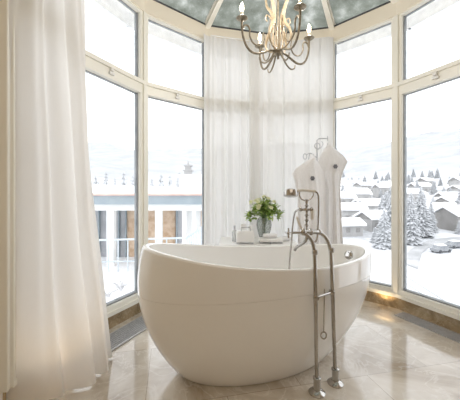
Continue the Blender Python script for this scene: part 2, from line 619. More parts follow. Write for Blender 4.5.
# mullion posts at the corners of the bay
for i, v in enumerate(V):
    bm = BM()
    ang = math.atan2(v[0] - CX, v[1] - CY)
    d = Vector((math.sin(ang), math.cos(ang)))
    c = Vector(v) - d * 0.005
    pw = 0.052 if i in (3, 4, 5) else 0.105
    box(bm, (c.x, c.y, (ZS0 + ZH) / 2), (pw, 0.085, ZH - ZS0), -ang, bev=0.006)
    box(bm, (c.x - d.x * 0.048, c.y - d.y * 0.048, (ZS0 + ZH) / 2), (pw * 0.43, 0.022, ZH - ZS0 - 0.004), -ang, bev=0.004)
    struct(obj('trim_%d' % (4 + i), bm, M['cream']))

# stone plinth under the windows
bm = BM()
for a, b in zip(V, V[1:]):
    seg_box(bm, a, b, 0, ZS0, -0.05, 0.022)
struct(obj('baseboard_window_bay', bm, M['stone']))

# glass roof: panes + ribs
APEX = Vector((CX, CY, 3.62))
k = 0
for i in range(len(RING)):
    a = Vector(RING[i] + (ZR + 0.016,)); b = Vector(RING[(i + 1) % len(RING)] + (ZR + 0.016,))
    bm = BM()
    up = Vector((0, 0, 0.012))
    A = [bm.verts.new(q) for q in (a, b, APEX)]
    B = [bm.verts.new(q + up) for q in (a, b, APEX)]
    bm.faces.new(A); bm.faces.new(B)
    for p_, q_ in ((0, 1), (1, 2), (2, 0)):
        bm.faces.new((A[p_], A[q_], B[q_], B[p_]))
    NW += 1
    struct(obj('window_%d' % NW, bm, M['roof_glass']))
for i, v in enumerate(RING):
    a = Vector(v + (ZR - 0.004,)); b = APEX - Vector((0, 0, 0.02))
    d = (b - a).normalized()
    s = d.cross(Vector((0, 0, 1))).normalized()
    u = s.cross(d).normalized()
    bm = BM()
    for wd, h0, h1, mi in ((0.030, -0.045, 0.0, 0), (0.042, 0.0, 0.012, 1)):
        P = []
        for q in (a, b):
            for (x_, y_) in ((-wd, h0), (wd, h0), (wd, h1), (-wd, h1)):
                P.append(bm.verts.new(q + s * x_ * (1 if q is a else 0.3) + u * y_))
        for f in ((0, 1, 2, 3), (7, 6, 5, 4), (0, 1, 5, 4), (1, 2, 6, 5), (2, 3, 7, 6), (3, 0, 4, 7)):
            bm.faces.new([P[j] for j in f]).material_index = mi
    struct(obj('trim_%d' % (13 + i), bm, [M['cream'], M['white']]))
bm = BM()
lathe(bm, [(0.0, -0.05), (0.12, -0.05), (0.14, -0.03), (0.14, 0.03), (0.0, 0.05)], APEX, 24)
struct(obj('trim_26', bm, M['cream']))

# glowing panel added in the unseen rear ceiling to go with the fill light
bm = BM(); box(bm, (0.3, -1.0, ZR - 0.01), (2.3, 1.7, 0.02))
t = obj('added_fill_panel', bm, M['panel'])
tag(t, 'added warm fill light panel, unseen behind the viewer, over the rear of the bathroom', 'ceiling light')

# ------------------------------------------------------------------ bathtub
TP = dict(cx=0.26235, cd=2.06839, a=0.85583, b=0.41042, th=0.30376, h0=0.69809, h1=-0.0479, h2=0.0705,
          sa=0.58613, sb=0.58276, bl=0.07842, e=1.34105, sx=-0.10768, sd=-0.07501)


def tub_pt(t, v, inset=0.0, z=None):
    T = TP
    g = (1 - (1 - v) ** T['e']) ** (1 / T['e'])
    u_, w_ = math.cos(t), math.sin(t)
    zt = T['h0'] + T['h1'] * u_ + T['h2'] * u_ * u_
    ka = T['sa'] + (1 - T['sa']) * g + T['bl'] * math.sin(PI * v)
    kb = T['sb'] + (1 - T['sb']) * g + T['bl'] * math.sin(PI * v)
    lx = (T['a'] * ka - inset) * u_ + T['sx'] * (1 - v)
    ly = (T['b'] * kb - inset) * w_ + T['sd'] * (1 - v)
    c, s = math.cos(T['th']), math.sin(T['th'])
    return Vector((T['cx'] + lx * c - ly * s, T['cd'] + lx * s + ly * c, v * zt if z is None else z))


tub = thing('bathtub', 'large glossy white freestanding oval bathtub in the middle of the window bay', 'bathtub', (0.262, 2.068, 0))
TL = Vector((0.262, 2.068, 0))
NT = 128


def tub_rings(bm, specs):
    rings = []
    for sp in specs:
        rings.append([bm.verts.new(sp(2 * PI * k / NT) - TL) for k in range(NT)])
    for A, B in zip(rings, rings[1:]):
        for k in range(NT):
            bm.faces.new((A[k], A[(k + 1) % NT], B[(k + 1) % NT], B[k]))
    return rings


def zrim(t):
    u_ = math.cos(t)
    return TP['h0'] + TP['h1'] * u_ + TP['h2'] * u_ * u_


def vseam(t):
    return (0.545 + 0.02 * math.cos(t)) / zrim(t)


specs = []
for j in range(0, 19):
    q = (j / 18) ** 1.5
    specs.append(lambda t, q=q: tub_pt(t, max(q * (vseam(t) - 0.003), 0.0)))
specs.append(lambda t: tub_pt(t, vseam(t) - 0.002, 0.0035))
specs.append(lambda t: tub_pt(t, vseam(t) + 0.002, 0.0035))
for j in range(0, 9):
    q = j / 8
    specs.append(lambda t, q=q: tub_pt(t, (vseam(t) + 0.003) * (1 - q) + q * 0.985))
bm = BM()
R_ = tub_rings(bm, specs)
bm.faces.new(R_[0])
obj('outer_shell', bm, M['acrylic'], tub, smooth=True)


def tub_in(t, f_, z_):
    """inner surface: f_ scales the rim outline, z_ height fraction from basin bottom to rim"""
    T = TP
    u_, w_ = math.cos(t), math.sin(t)
    lx = (T['a'] - 0.035) * f_ * u_ - 0.02 * (1 - f_)
    ly = (T['b'] - 0.035) * f_ * w_ - 0.03 * (1 - f_)
    c, s = math.cos(T['th']), math.sin(T['th'])
    zb = 0.22
    return Vector((T['cx'] + lx * c - ly * s, T['cd'] + lx * s + ly * c, zb + (zrim(t) - zb) * z_))


specs = [lambda t: tub_pt(t, 0.985), lambda t: tub_pt(t, 0.997, 0.004), lambda t: tub_pt(t, 1.0, 0.012),
         lambda t: tub_pt(t, 1.0, 0.024) + Vector((0, 0, 0.0)), lambda t: tub_in(t, 0.995, 0.985)]
for j in range(1, 17):
    a_ = j / 16 * PI / 2
    specs.append(lambda t, a_=a_: tub_in(t, max(0.04, 0.52 + 0.475 * math.cos(a_) if a_ < PI / 2 * 0.99 else 0.45), max(0.0, 0.985 - 1.0 * math.sin(a_) ** 1.3)))
specs.append(lambda t: tub_in(t, 0.2, -0.01))
bm = BM()
R_ = tub_rings(bm, specs)
bm.faces.new(R_[-1])
obj('basin', bm, M['acrylic'], tub, smooth=True)
# chrome overflow at the right end
op = img(349, 255, 2.30)
bm = BM()
nd = (Vector((0.05, 1.75, 0.9)) - op).normalized()
lathe(bm, [(0.0, -0.012), (0.030, -0.012), (0.036, 0.0), (0.034, 0.012), (0.022, 0.016), (0.020, 0.026), (0.0, 0.028)], op - TL, 28, nd)
ovf = obj('overflow_knob', bm, M['chrome'], tub, smooth=True)
bm = BM()
lathe(bm, [(0.0, 0.0), (0.032, 0.0), (0.034, 0.006), (0.0, 0.010)], Vector((0.40, 2.09, 0.222)) - TL, 24)
obj('drain', bm, M['chrome'], tub, smooth=True)

# ------------------------------------------------------------------ floor-standing bath mixer
FX1, FY1, FX2, FY2 = 0.500, 1.639, 0.636, 1.721
fau = thing('bath_mixer', 'chrome floor-standing bath mixer with hand shower in front of the bathtub', 'faucet', (FX1, FY1, 0))
FO = Vector((FX1, FY1, 0))
pd = Vector((FX2 - FX1, FY2 - FY1, 0)).normalized()     # across the two pipes
pn = Vector((-pd.y, pd.x, 0))                           # towards the tub


def rel(l):
    return [Vector(p) - FO for p in l]


for (fx, fy, curve) in ((FX1, FY1, [(314.6, 300), (314.8, 262), (313.5, 246), (310, 238), (303, 232.5)]),
                        (FX2, FY2, [(331.5, 300), (331.3, 262), (330, 248), (325.5, 237.5), (318.5, 232)])):
    D = fy
    p0_ = Vector((fx, fy, 0.03)); p1_ = img(curve[1][0], 262, D)
    pts = [p0_.lerp(p1_, q_ / 4) for q_ in range(4)]
    for (px, py) in curve[1:]:
        k_ = {300: 0, 262: 0}.get(py, 0.5)
        pts.append(img(px, py, D))
    bm = BM(); tube(bm, rel(smooth_path(pts, 6)), 0.0115, 12); pipe = obj('standpipe', bm, M['chrome'], fau, smooth=True)
    bm = BM()
    lathe(bm, [(0.0, 0.0), (0.046, 0.0), (0.047, 0.006), (0.036, 0.016), (0.022, 0.022), (0.020, 0.03), (0.020, 0.075),
               (0.023, 0.080), (0.023, 0.090), (0.013, 0.096), (0.0, 0.096)], Vector((fx, fy, 0)) - FO, 28)
    obj('floor_flange', bm, M['chrome'], fau, smooth=True)
    bm = BM()
    q = img(curve[1][0] + 0.1, 252 if fx == FX1 else 250, D)
    lathe(bm, [(0.0, -0.014), (0.014, -0.014), (0.017, -0.006), (0.017, 0.006), (0.014, 0.014), (0.0, 0.014)], q - FO, 20)
    obj('collar', bm, M['chrome'], fau, smooth=True)
    bm = BM()
    q = img(316 if fx == FX1 else 331.8, 297.5 if fx == FX1 else 292, D)
    lathe(bm, [(0.0, -0.012), (0.016, -0.012), (0.018, 0.0), (0.016, 0.012), (0.0, 0.012)], q - FO, 20)
    obj('collar', bm, M['chrome'], fau, smooth=True)
bm = BM(); tube(bm, rel([img(316, 297.5, FY1), img(331.8, 292, FY2)]), 0.007, 10)
obj('cross_brace', bm, M['chrome'], fau, smooth=True)
# plug pull rod with a ring, hanging at the brace
bm = BM()
tube(bm, rel([img(324.5, 289, 1.68), img(323.6, 332, 1.68)]), 0.003, 8)
c_ = img(323.6, 335.5, 1.68)
tube(bm, rel([c_ + Vector((math.cos(a) * 0.016, 0, math.sin(a) * 0.020)) for a in [2 * PI * j / 20 for j in range(20)]]), 0.0045, 8, closed=True)
obj('pull_rod', bm, M['chrome'], fau, smooth=True)
# body
DB = 1.66
bm = BM()
tube(bm, rel([img(302, 232.3, 1.63), img(310.5, 232, 1.66), img(319, 231.8, 1.70)]), 0.014, 14)
for px, D in ((303, 1.635), (310.5, 1.665), (318.5, 1.70)):
    bmesh.ops.create_uvsphere(bm, u_segments=16, v_segments=10, radius=0.020, matrix=Matrix.Translation(img(px, 232, D) - FO))
obj('valve_body', bm, M['chrome'], fau, smooth=True)
bm = BM()
b0 = img(306.6, 232, DB); b1 = img(306, 199, DB)
L_ = b1.z - b0.z
prof = [(0, 0), (0.012, 0)]
for j in range(5):
    h = 0.02 + j * (L_ - 0.05) / 5
    prof += [(0.0065, h), (0.0065, h + 0.012), (0.0115, h + 0.017), (0.0115, h + 0.022), (0.0065, h + 0.028)]
prof += [(0.010, L_ - 0.015), (0.012, L_ - 0.006), (0.006, L_), (0, L_)]
lathe(bm, prof, b0 - FO, 18)
obj('riser', bm, M['chrome'], fau, smooth=True)
# cradle fork
bm = BM()
tube(bm, rel(smooth_path([img(299.5, 192, DB), img(299.7, 196, DB), img(302, 199.3, DB), img(306, 200.5, DB), img(310.4, 199, DB), img(313, 195.5, DB), img(313, 191.5, DB)], 6)), 0.0042, 8)
obj('cradle', bm, M['chrome'], fau, smooth=True)
# diverter bar with hose outlet
bm = BM()
tube(bm, rel([img(299.5, 209.5, DB), img(312.5, 209.5, DB)]), 0.0075, 10)
for px in (300.5, 306, 311.5):
    bmesh.ops.create_uvsphere(bm, u_segments=14, v_segments=8, radius=0.0125, matrix=Matrix.Translation(img(px, 209.5, DB) - FO))
obj('diverter_bar', bm, M['chrome'], fau, smooth=True)
bm = BM()
lathe(bm, [(0, 0), (0.007, 0), (0.011, 0.01), (0.0115, 0.05), (0.009, 0.062), (0, 0.064)], img(312.2, 219.5, DB) - FO, 16)
obj('handle', bm, M['porcelain'], fau, smooth=True)['label'] = 'white porcelain upright handle'
# hand shower
bm = BM()
hc = img(290.8, 193.3, DB)
ax = (Vector((-0.05, -0.16, -1.0))).normalized()
lathe(bm, [(0, -0.028), (0.018, -0.027), (0.037, -0.018), (0.040, -0.006), (0.040, 0.016), (0.034, 0.020), (0, 0.020)], hc - FO, 28, ax)
hs = obj('hand_shower', bm, M['chrome'], fau, smooth=True)
bm = BM()
tube(bm, rel(smooth_path([img(295.5, 191.2, DB), img(301, 190.2, DB), img(308, 190.6, DB), img(315, 191.5, DB)], 5)), 0.0085, 12)
obj('shower_grip', bm, M['porcelain'], hs, smooth=True)
# shower hose
bm = BM()
tube(bm, rel(smooth_path([img(315, 191.5, DB), img(317.6, 193.5, DB), img(318.6, 200, DB), img(318.4, 215, DB + 0.01), img(317.6, 232, DB + 0.03), img(316.4, 240, DB + 0.03),
                          img(313, 243, DB + 0.03)], 8)), 0.0062, 10)
obj('shower_hose', bm, M['chrome'], fau, smooth=True)
# second hose dropping into the tub
bm = BM()
dt = 0.0
tube(bm, rel(smooth_path([img(300, 209.5, DB), img(296.6, 210.5, DB + .02), img(294.2, 215, DB + .06), img(292.4, 228, DB + .12), img(291.2, 245, DB + .17), img(289.6, 262, DB + .2), img(289.0, 274, DB + .22)], 8)), 0.0058, 10)
obj('filler_hose', bm, M['chrome'], fau, smooth=True)
# cross handle at the left
bm = BM()
hc = img(288.5, 233, 1.62)
tube(bm, rel([img(303, 232.5, 1.635), hc]), 0.0065, 10)
for dx, dz in ((0, 0.028), (0, -0.028)):
    tube(bm, rel([hc, hc + Vector((0.0, 0, dz))]), [0.006, 0.0048], 8)
tube(bm, rel([hc - pn * 0.028, hc + pn * 0.028]), 0.005, 8)
bmesh.ops.create_uvsphere(bm, u_segments=12, v_segments=8, radius=0.011, matrix=Matrix.Translation(hc - FO))
obj('cross_handle', bm, M['chrome'], fau, smooth=True)
# porcelain lever
bm = BM()
tube(bm, rel([img(302, 230, 1.64), img(299.5, 224, 1.64), img(297.5, 219, 1.63), img(296.4, 216.5, 1.63)]), [0.005, 0.008, 0.0085, 0.004], 12)
obj('lever', bm, M['porcelain'], fau, smooth=True)['label'] = 'white porcelain lever'
# spout
bm = BM()
tube(bm, rel(smooth_path([img(307, 233, DB), img(306.5, 238.5, DB), img(304.5, 242, DB + .02), img(300, 245, DB + .05), img(296.5, 247.5, DB + .08), img(295, 250, DB + .10)], 5)), 0.0095, 12)
obj('spout', bm, M['chrome'], fau, smooth=True)

# ------------------------------------------------------------------ chandelier
CHX, CHY = 0.349, 2.07
ch = thing('chandelier', 'wrought metal chandelier with four candle bulbs hanging above the bathtub', 'chandelier', (CHX, CHY, 2.12))
ch['label'] = 'curling grey-gold metal chandelier with lit candle bulbs hanging above the bathtub'
ZB = 2.12


def rz_pts(pts, az):
    return [Vector((math.sin(az) * r, math.cos(az) * r, z - ZB)) for r, z in pts]


bm = BM()
lathe(bm, [(0, 0), (0.004, 0.001), (0.010, 0.010), (0.006, 0.018), (0.012, 0.026), (0.022, 0.034), (0.036, 0.044), (0.040, 0.054),
           (0.036, 0.062), (0.018, 0.070), (0.010, 0.085), (0.0, 0.086)], (0, 0, 0), 24)
obj('hub', bm, M['patina'], ch, smooth=True)
bm = BM()
tube(bm, [(0, 0, 0.08), (0, 0, 0.5), (0, 0, 1.0), (0, 0, 1.42)], 0.0065, 10)
obj('rod', bm, M['patina'], ch, smooth=True)
bm = BM(); lathe(bm, [(0, 1.39), (0.05, 1.39), (0.055, 1.405), (0.03, 1.43), (0, 1.435)], (0, 0, 0), 24)
obj('ceiling_rose', bm, M['patina'], ch, smooth=True)
cups = [(-0.268, -0.13), (-0.107, 0.24), (0.10, -0.245), (0.258, 0.12)]
for (dx, dy) in cups:
    az = math.atan2(dx, dy); R = math.hypot(dx, dy)
    k_ = R / 0.28
    arm = [(0.03, 2.178), (0.07, 2.168), (0.12, 2.143), (0.17, 2.124), (0.215, 2.13), (0.25, 2.163), (0.272, 2.22), (0.28, 2.28), (0.28, 2.325)]
    bm = BM()
    tube(bm, rz_pts(smooth_path([(r * k_, z, 0) for r, z in arm], 5) and [(p.x, p.y) for p in smooth_path([(r * k_, z, 0) for r, z in arm], 5)], az), 0.0078, 8)
    a_o = obj('arm', bm, M['patina'], ch, smooth=True)
    sc1 = [(0.276, 2.27), (0.262, 2.295), (0.238, 2.300), (0.222, 2.278), (0.222, 2.235), (0.200, 2.195), (0.165, 2.180), (0.130, 2.195), (0.112, 2.235), (0.118, 2.285)]
    sc2 = [(0.028, 2.185), (0.040, 2.150), (0.058, 2.115), (0.085, 2.085), (0.115, 2.070), (0.142, 2.080), (0.150, 2.105)]
    for sc in (sc1, sc2):
        bm = BM()
        P = [(p.x, p.y) for p in smooth_path([(r * k_, z, 0) for r, z in sc], 5)]
        n_ = len(P)
        tube(bm, rz_pts(P, az), [0.0072 - 0.003 * j / n_ for j in range(n_)], 8)
        obj('scroll', bm, M['patina'], ch, smooth=True)
    top = Vector((dx, dy, 2.335 - ZB))
    bm = BM()
    lathe(bm, [(0, -0.022), (0.007, -0.020), (0.012, -0.010), (0.030, -0.004), (0.040, 0.004), (0.038, 0.007), (0.026, 0.002),
               (0.014, 0.004), (0.014, 0.014), (0.0, 0.014)], top, 24)
    obj('drip_pan', bm, M['patina'], ch, smooth=True)
    bm = BM(); lathe(bm, [(0, 0.010), (0.0105, 0.010), (0.0105, 0.045), (0.008, 0.048), (0, 0.048)], top, 16)
    cd = obj('candle_sleeve', bm, M['candle'], ch, smooth=True)
    bm = BM(); lathe(bm, [(0, 0.046), (0.008, 0.048), (0.014, 0.062), (0.0155, 0.072), (0.012, 0.090), (0.005, 0.108), (0, 0.114)], top, 16)
    obj('candle_bulb', bm, M['bulb'], ch, smooth=True)
    light('bulb_light', 'POINT', Vector((CHX, CHY, ZB)) + top + Vector((0, 0, 0.13)), 5, (1.0, 0.94, 0.87), size=0.03)
# pale gilt leaf scrolls rising round the rod
for j in range(4):
    az = j * PI / 2 + 0.75
    P = [(0.022, 2.185), (0.075, 2.20), (0.108, 2.25), (0.095, 2.31), (0.062, 2.36), (0.045, 2.42), (0.062, 2.49), (0.10, 2.55), (0.105, 2.62), (0.075, 2.66), (0.055, 2.63)]
    Q = [(p.x, p.y) for p in smooth_path([(r, z, 0) for r, z in P], 5)]
    n_ = len(Q)
    bm = BM()
    tube(bm, rz_pts(Q, az), [0.005 + 0.008 * math.sin(PI * min(1, i / n_ * 1.1)) ** 2 for i in range(n_)], 8)
    g = obj('leaf_scroll', bm, M['gilt'], ch, smooth=True)
    g['label'] = 'pale gilt leaf scroll'
    P = [(0.02, 2.17), (0.040, 2.26), (0.035, 2.33), (0.05, 2.40), (0.085, 2.43), (0.095, 2.40), (0.08, 2.385)]
    Q = [(p.x, p.y) for p in smooth_path([(r, z, 0) for r, z in P], 5)]
    bm = BM()
    tube(bm, rz_pts(Q, az + 0.6), [0.0065 - 0.003 * i / len(Q) for i in range(len(Q))], 8)
    g = obj('leaf_scroll', bm, M['gilt'], ch, smooth=True)
    g['label'] = 'pale gilt leaf scroll'

# ------------------------------------------------------------------ curtains


def offset_path(pts, d):
    out = []
    for i, p in enumerate(pts):
        v = Vector(p)
        n = (Vector((CX, CY)) - v).normalized()
        out.append(v + n * d)
    return out


def resample(P, n):
    L = [0]
    for a, b in zip(P, P[1:]):
        L.append(L[-1] + (b - a).length)
    out = []
    for i in range(n + 1):
        s = L[-1] * i / n
        j = max(k for k in range(len(L)) if L[k] <= s + 1e-9)
        j = min(j, len(P) - 2)
        t = (s - L[j]) / (L[j + 1] - L[j])
        out.append((P[j].lerp(P[j + 1], t), (P[j + 1] - P[j]).normalized(), s))
    return out


def curtain(name, path, z0, z1, amp, freq, m, seed, nz=40, warp=None, thick=0.004, n=220):
    rnd = random.Random(seed)
    ph = [rnd.uniform(0, 2 * PI) for _ in range(8)]
    fs = [freq * q for q in (1.0, 0.61, 1.43, 2.3, 0.27)]
    am = [1.0, 0.7, 0.45, 0.22, 0.5]
    bm = BM()
    S_ = resample(path, n)
    G = []
    for j in range(nz + 1):
        v = j / nz                      # 0 top, 1 bottom
        z = z1 + (z0 - z1) * v
        row = []
        for (p, t, s) in S_:
            nrm = Vector((t.y, -t.x))
            if nrm.dot(Vector((CX, CY)) - p) < 0:
                nrm = -nrm
            k_ = 0
            for q in range(5):
                k_ += am[q] * math.sin(2 * PI * fs[q] * s + ph[q] + 0.35 * math.sin(2.2 * v + ph[q]))
            sh = 1 if v > 0.03 else v / 0.03
            k_ = k_ * amp * (0.45 + 0.55 * min(1, v * 1.6)) * (0.5 + 0.5 * sh)
            fine = 0.12 * amp * math.sin(2 * PI * freq * 2.7 * s + ph[6]) * (1 - 0.6 * v)
            q_ = p + nrm * (k_ + fine) + t * 0.35 * amp * math.sin(2 * PI * fs[1] * s + ph[5])
            P3 = Vector((q_.x, q_.y, z))
            if warp:
                P3 = warp(P3, s / S_[-1][2], v)
            row.append(bm.verts.new(P3))
        G.append(row)
    for j in range(nz):
        for i in range(n):
            bm.faces.new((G[j][i], G[j][i + 1], G[j + 1][i + 1], G[j + 1][i]))
    o = obj(name, bm, m, smooth=True)
    for p in o.data.polygons:
        p.use_smooth = True
    return o


op_ = offset_path(V[1:8], 0.14)
lead = op_[2] + (op_[1] - op_[2]).normalized() * 0.10
midA = op_[2].lerp(op_[3], 0.80)
cA = curtain('sheer_curtain', [lead, op_[2], midA], 0.012, ZH - 0.005, 0.020, 8, M['sheer'], 3)
tag(cA, 'left panel of the sheer white curtains behind the bathtub, next to the left mullion', 'curtain')
endB = op_[4] + (op_[5] - op_[4]).normalized() * 0.04
startB = op_[2].lerp(op_[3], 0.60)
nrmB = (Vector((CX, CY)) - startB).normalized()
cB = curtain('sheer_curtain', [startB + nrmB * 0.07, op_[3] + (Vector((CX, CY)) - op_[3]).normalized() * 0.05, endB], 0.012, ZH - 0.005, 0.020, 7.5, M['sheer'], 11)
tag(cB, 'right panel of the sheer white curtains behind the flower vase and robes', 'curtain')
# curtain track of the sheers
bm = BM()
for a, b in zip(op_[2:5], op_[3:5]):
    tube(bm, [(a.x, a.y, ZH + 0.008), (b.x, b.y, ZH + 0.008)], 0.008, 8)
tt = obj('curtain_track', bm, M['white'])
tag(tt, 'thin white curtain track under the ring beam behind the chandelier', 'curtain track')


def drape_warp(P, u, v):
    # u: 0 towards the viewer .. 1 towards the window; v: 0 top .. 1 bottom
    fl = 0.02 * v + 0.17 * v ** 2.2
    bump_ = 0.05 * math.exp(-((u - 0.42) / 0.18) ** 2) * v ** 3 + 0.015 * math.sin(9 * u + 5 * v) * v
    P.x += 0.02 * v + fl * (-0.30 + 1.30 * min(1, u * 1.6)) + bump_
    P.y -= 0.03 * v * u
    P.x += 0.012 * math.sin(11 * v + 6 * u) * v
    return P


path = [Vector((-1.10, 1.47)), Vector((-1.075, 1.62)), Vector((-1.04, 1.80)), Vector((-1.01, 2.0))]
cC = curtain('long_curtain', path, 0.010, 3.02, 0.034, 6.5, M['drape'], 5, nz=60, warp=drape_warp, n=160)
tag(cC, 'heavy white floor-length curtain gathered at the left beside the wall', 'curtain')
bm = BM()
tube(bm, [(-1.10, 0.9, 3.04), (-1.07, 1.6, 3.04), (-1.02, 2.02, 3.04)], 0.012, 8)
tt = obj('curtain_track', bm, M['white'])
tag(tt, 'white curtain track at the ceiling above the heavy left curtain', 'curtain track')

# ------------------------------------------------------------------ table, flowers, toiletries behind the tub
TZ = 0.675
tb = thing('side_table', 'low white side table behind the bathtub carrying the vase and toiletries', 'table', (0.27, 2.86, 0))
bm = BM(); box(bm, (0.0, 0, TZ - 0.0175), (0.74, 0.48, 0.035), bev=0.005); obj('table_top', bm, M['white'], tb)
bm = BM(); box(bm, (0.0, 0, TZ - 0.075), (0.66, 0.40, 0.08)); obj('apron', bm, M['white'], tb)
for sx in (-1, 1):
    for sy in (-1, 1):
        bm = BM(); box(bm, (sx * 0.31, sy * 0.18, (TZ - 0.035) / 2), (0.045, 0.045, TZ - 0.035), bev=0.004); obj('leg', bm, M['white'], tb)

vx, vy = (264 - 230) / 285 * 3.0, 3.0
vs = thing('flower_vase', 'rounded grey cut-glass vase holding the bouquet, behind the bathtub', 'vase', (vx, vy, TZ))
bm = BM()
vp = [(0.0, 0.0), (0.036, 0.0), (0.044, 0.006), (0.056, 0.04), (0.072, 0.10), (0.078, 0.14), (0.072, 0.18), (0.058, 0.205), (0.054, 0.22)]
lathe(bm, vp + [(r - 0.006, h) for r, h in vp[::-1] if h > 0.005] + [(0, 0.008)], (0, 0, 0), 32)
obj('vase_body', bm, M['vase'], vs, smooth=True)
bm = BM()
for j in range(20):
    az = j * 2 * PI / 20
    tube(bm, [Vector((math.cos(az + h * 5) * (r + 0.001), math.sin(az + h * 5) * (r + 0.001), h)) for r, h in vp[2:8]], 0.0016, 5)
    tube(bm, [Vector((math.cos(az - h * 5) * (r + 0.001), math.sin(az - h * 5) * (r + 0.001), h)) for r, h in vp[2:8]], 0.0016, 5)
obj('cut_pattern', bm, M['bottle'], vs, smooth=True)

bq = thing('bouquet', 'bunch of green leaves with small cream roses in the glass vase', 'flowers', (vx, vy, TZ + 0.02))
rnd = random.Random(4)
tips = []
bm = BM()
for j in range(74):
    az = rnd.uniform(0, 2 * PI); rr = rnd.uniform(0.02, 0.19) ; hh = 0.40 - rr * 0.75 + rnd.uniform(-0.05, 0.03)
    if rnd.random() < 0.25:
        hh -= 0.045
    e = Vector((rr * math.cos(az), rr * math.sin(az) * 0.9, hh))
    tips.append(e)
    mdl = Vector((0.03 * math.cos(az), 0.03 * math.sin(az), 0.21))
    tube(bm, smooth_path([Vector((0.02 * math.cos(az + 2), 0.02 * math.sin(az + 2), 0.01)), mdl, e], 4), 0.0018, 5)
obj('stems', bm, M['stem'], bq)
bm = BM()


def leaf(bm, p, d, L, W):
    d = d.normalized()
    s = d.cross(Vector((rnd.uniform(-.5, .5), rnd.uniform(-.5, .5), 1))).normalized()
    nn = s.cross(d)
    pts = [p, p + d * L * .35 + s * W - nn * W * .3, p + d * L * .35, p + d * L * .35 - s * W - nn * W * .3,
           p + d * L * .7 + s * W * .7 - nn * W * .3 - nn * L * .05, p + d * L * .7 - nn * L * .05, p + d * L * .7 - s * W * .7 - nn * W * .3 - nn * L * .05, p + d * L - nn * L * .15]
    v = [bm.verts.new(q) for q in pts]
    for f in ((0, 1, 2), (0, 2, 3), (1, 4, 5, 2), (2, 5, 6, 3), (4, 7, 5), (5, 7, 6)):
        bm.faces.new([v[i] for i in f])


for e in tips:
    for q in range(9):
        d = Vector((rnd.uniform(-1, 1), rnd.uniform(-1, 1), rnd.uniform(-.5, .9))) + Vector((e.x, e.y, 0)) * 4
        b_p = e * rnd.uniform(0.86, 1.0) if e.z > .22 else e
        leaf(bm, b_p + Vector((rnd.uniform(-.012, .012), rnd.uniform(-.012, .012), rnd.uniform(-.02, .0))), d, rnd.uniform(0.034, 0.056), rnd.uniform(0.010, 0.017))
obj('leaves', bm, M['leaf'], bq, recalc=False)
for j in range(17):
    if j < 7:
        az = rnd.uniform(-PI * 0.9, -0.1 * PI); rr = rnd.uniform(0.08, 0.17); hh = rnd.uniform(0.27, 0.36)
    else:
        az = rnd.uniform(0, 2 * PI); rr = rnd.uniform(0.0, 0.15); hh = 0.41 - rr * 0.5
    c = Vector((rr * math.cos(az), rr * math.sin(az) * .9, hh))
    d = Vector((c.x * 3, c.y * 3 - 0.3, 0.7)).normalized()
    bm = BM()
    for ring, (n_, r_, hgt) in enumerate(((6, 0.021, 0.016), (5, 0.014, 0.022), (3, 0.007, 0.024))):
        for k_ in range(n_):
            a0 = 2 * PI * k_ / n_ + ring
            s1 = d.orthogonal().normalized(); s2 = d.cross(s1)
            def pt(a, r, h): return c + (s1 * math.cos(a) + s2 * math.sin(a)) * r + d * h
            hw = PI / n_ * 1.25
            v = [bm.verts.new(q) for q in (pt(a0, 0.003, 0), pt(a0 - hw, r_ * .8, hgt * .5), pt(a0, r_ * 1.05, hgt * .45), pt(a0 + hw, r_ * .8, hgt * .5),
                                           pt(a0 - hw * .6, r_ * .95, hgt), pt(a0, r_ * 1.1, hgt * 1.05), pt(a0 + hw * .6, r_ * .95, hgt))]
            for f in ((0, 1, 2), (0, 2, 3), (1, 4, 5, 2), (2, 5, 6, 3)):
                bm.faces.new([v[i] for i in f])
    obj('rose', bm, M['petal'], bq, recalc=False)

# white toiletry box with steel feet
D_ = 2.70
bx = thing('toiletry_box', 'white square toiletry box with grey knob feet, left of the vase', 'box', ((245 - 230) / 285 * D_, D_, TZ))
bm = BM(); box(bm, (0, 0.0, 0.062), (0.165, 0.12, 0.095), bev=0.006); box(bm, (0, 0, 0.112), (0.15, 0.105, 0.012), bev=0.003)
obj('box_body', bm, M['white'], bx)
for sx in (-0.072, 0.068):
    for sy in (-0.05, 0.05):
        bm = BM(); lathe(bm, [(0, 0), (0.008, 0), (0.011, 0.006), (0.010, 0.014), (0, 0.016)], (sx, sy, 0), 14); obj('foot', bm, M['steel'], bx, smooth=True)
bm = BM()
tube(bm, [(-0.035, -0.03, 0.115), (-0.035, -0.03, 0.15), (0.045, -0.03, 0.155), (0.05, -0.03, 0.12)], 0.0045, 8)
obj('handle', bm, M['steel'], bx, smooth=True)

fb = thing('soap_tray', 'low white tray with grey knob feet in front of the vase', 'tray', ((271 - 230) / 285 * D_, D_ + 0.02, TZ))
bm = BM(); box(bm, (0, 0, 0.030), (0.22, 0.12, 0.030), bev=0.006); obj('tray_body', bm, M['white'], fb)
for sx in (-0.10, -0.0, 0.095):
    for sy in (-0.045, 0.045):
        bm = BM(); lathe(bm, [(0, 0), (0.008, 0), (0.011, 0.006), (0.010, 0.014), (0, 0.016)], (sx, sy, 0), 14); obj('foot', bm, M['steel'], fb, smooth=True)


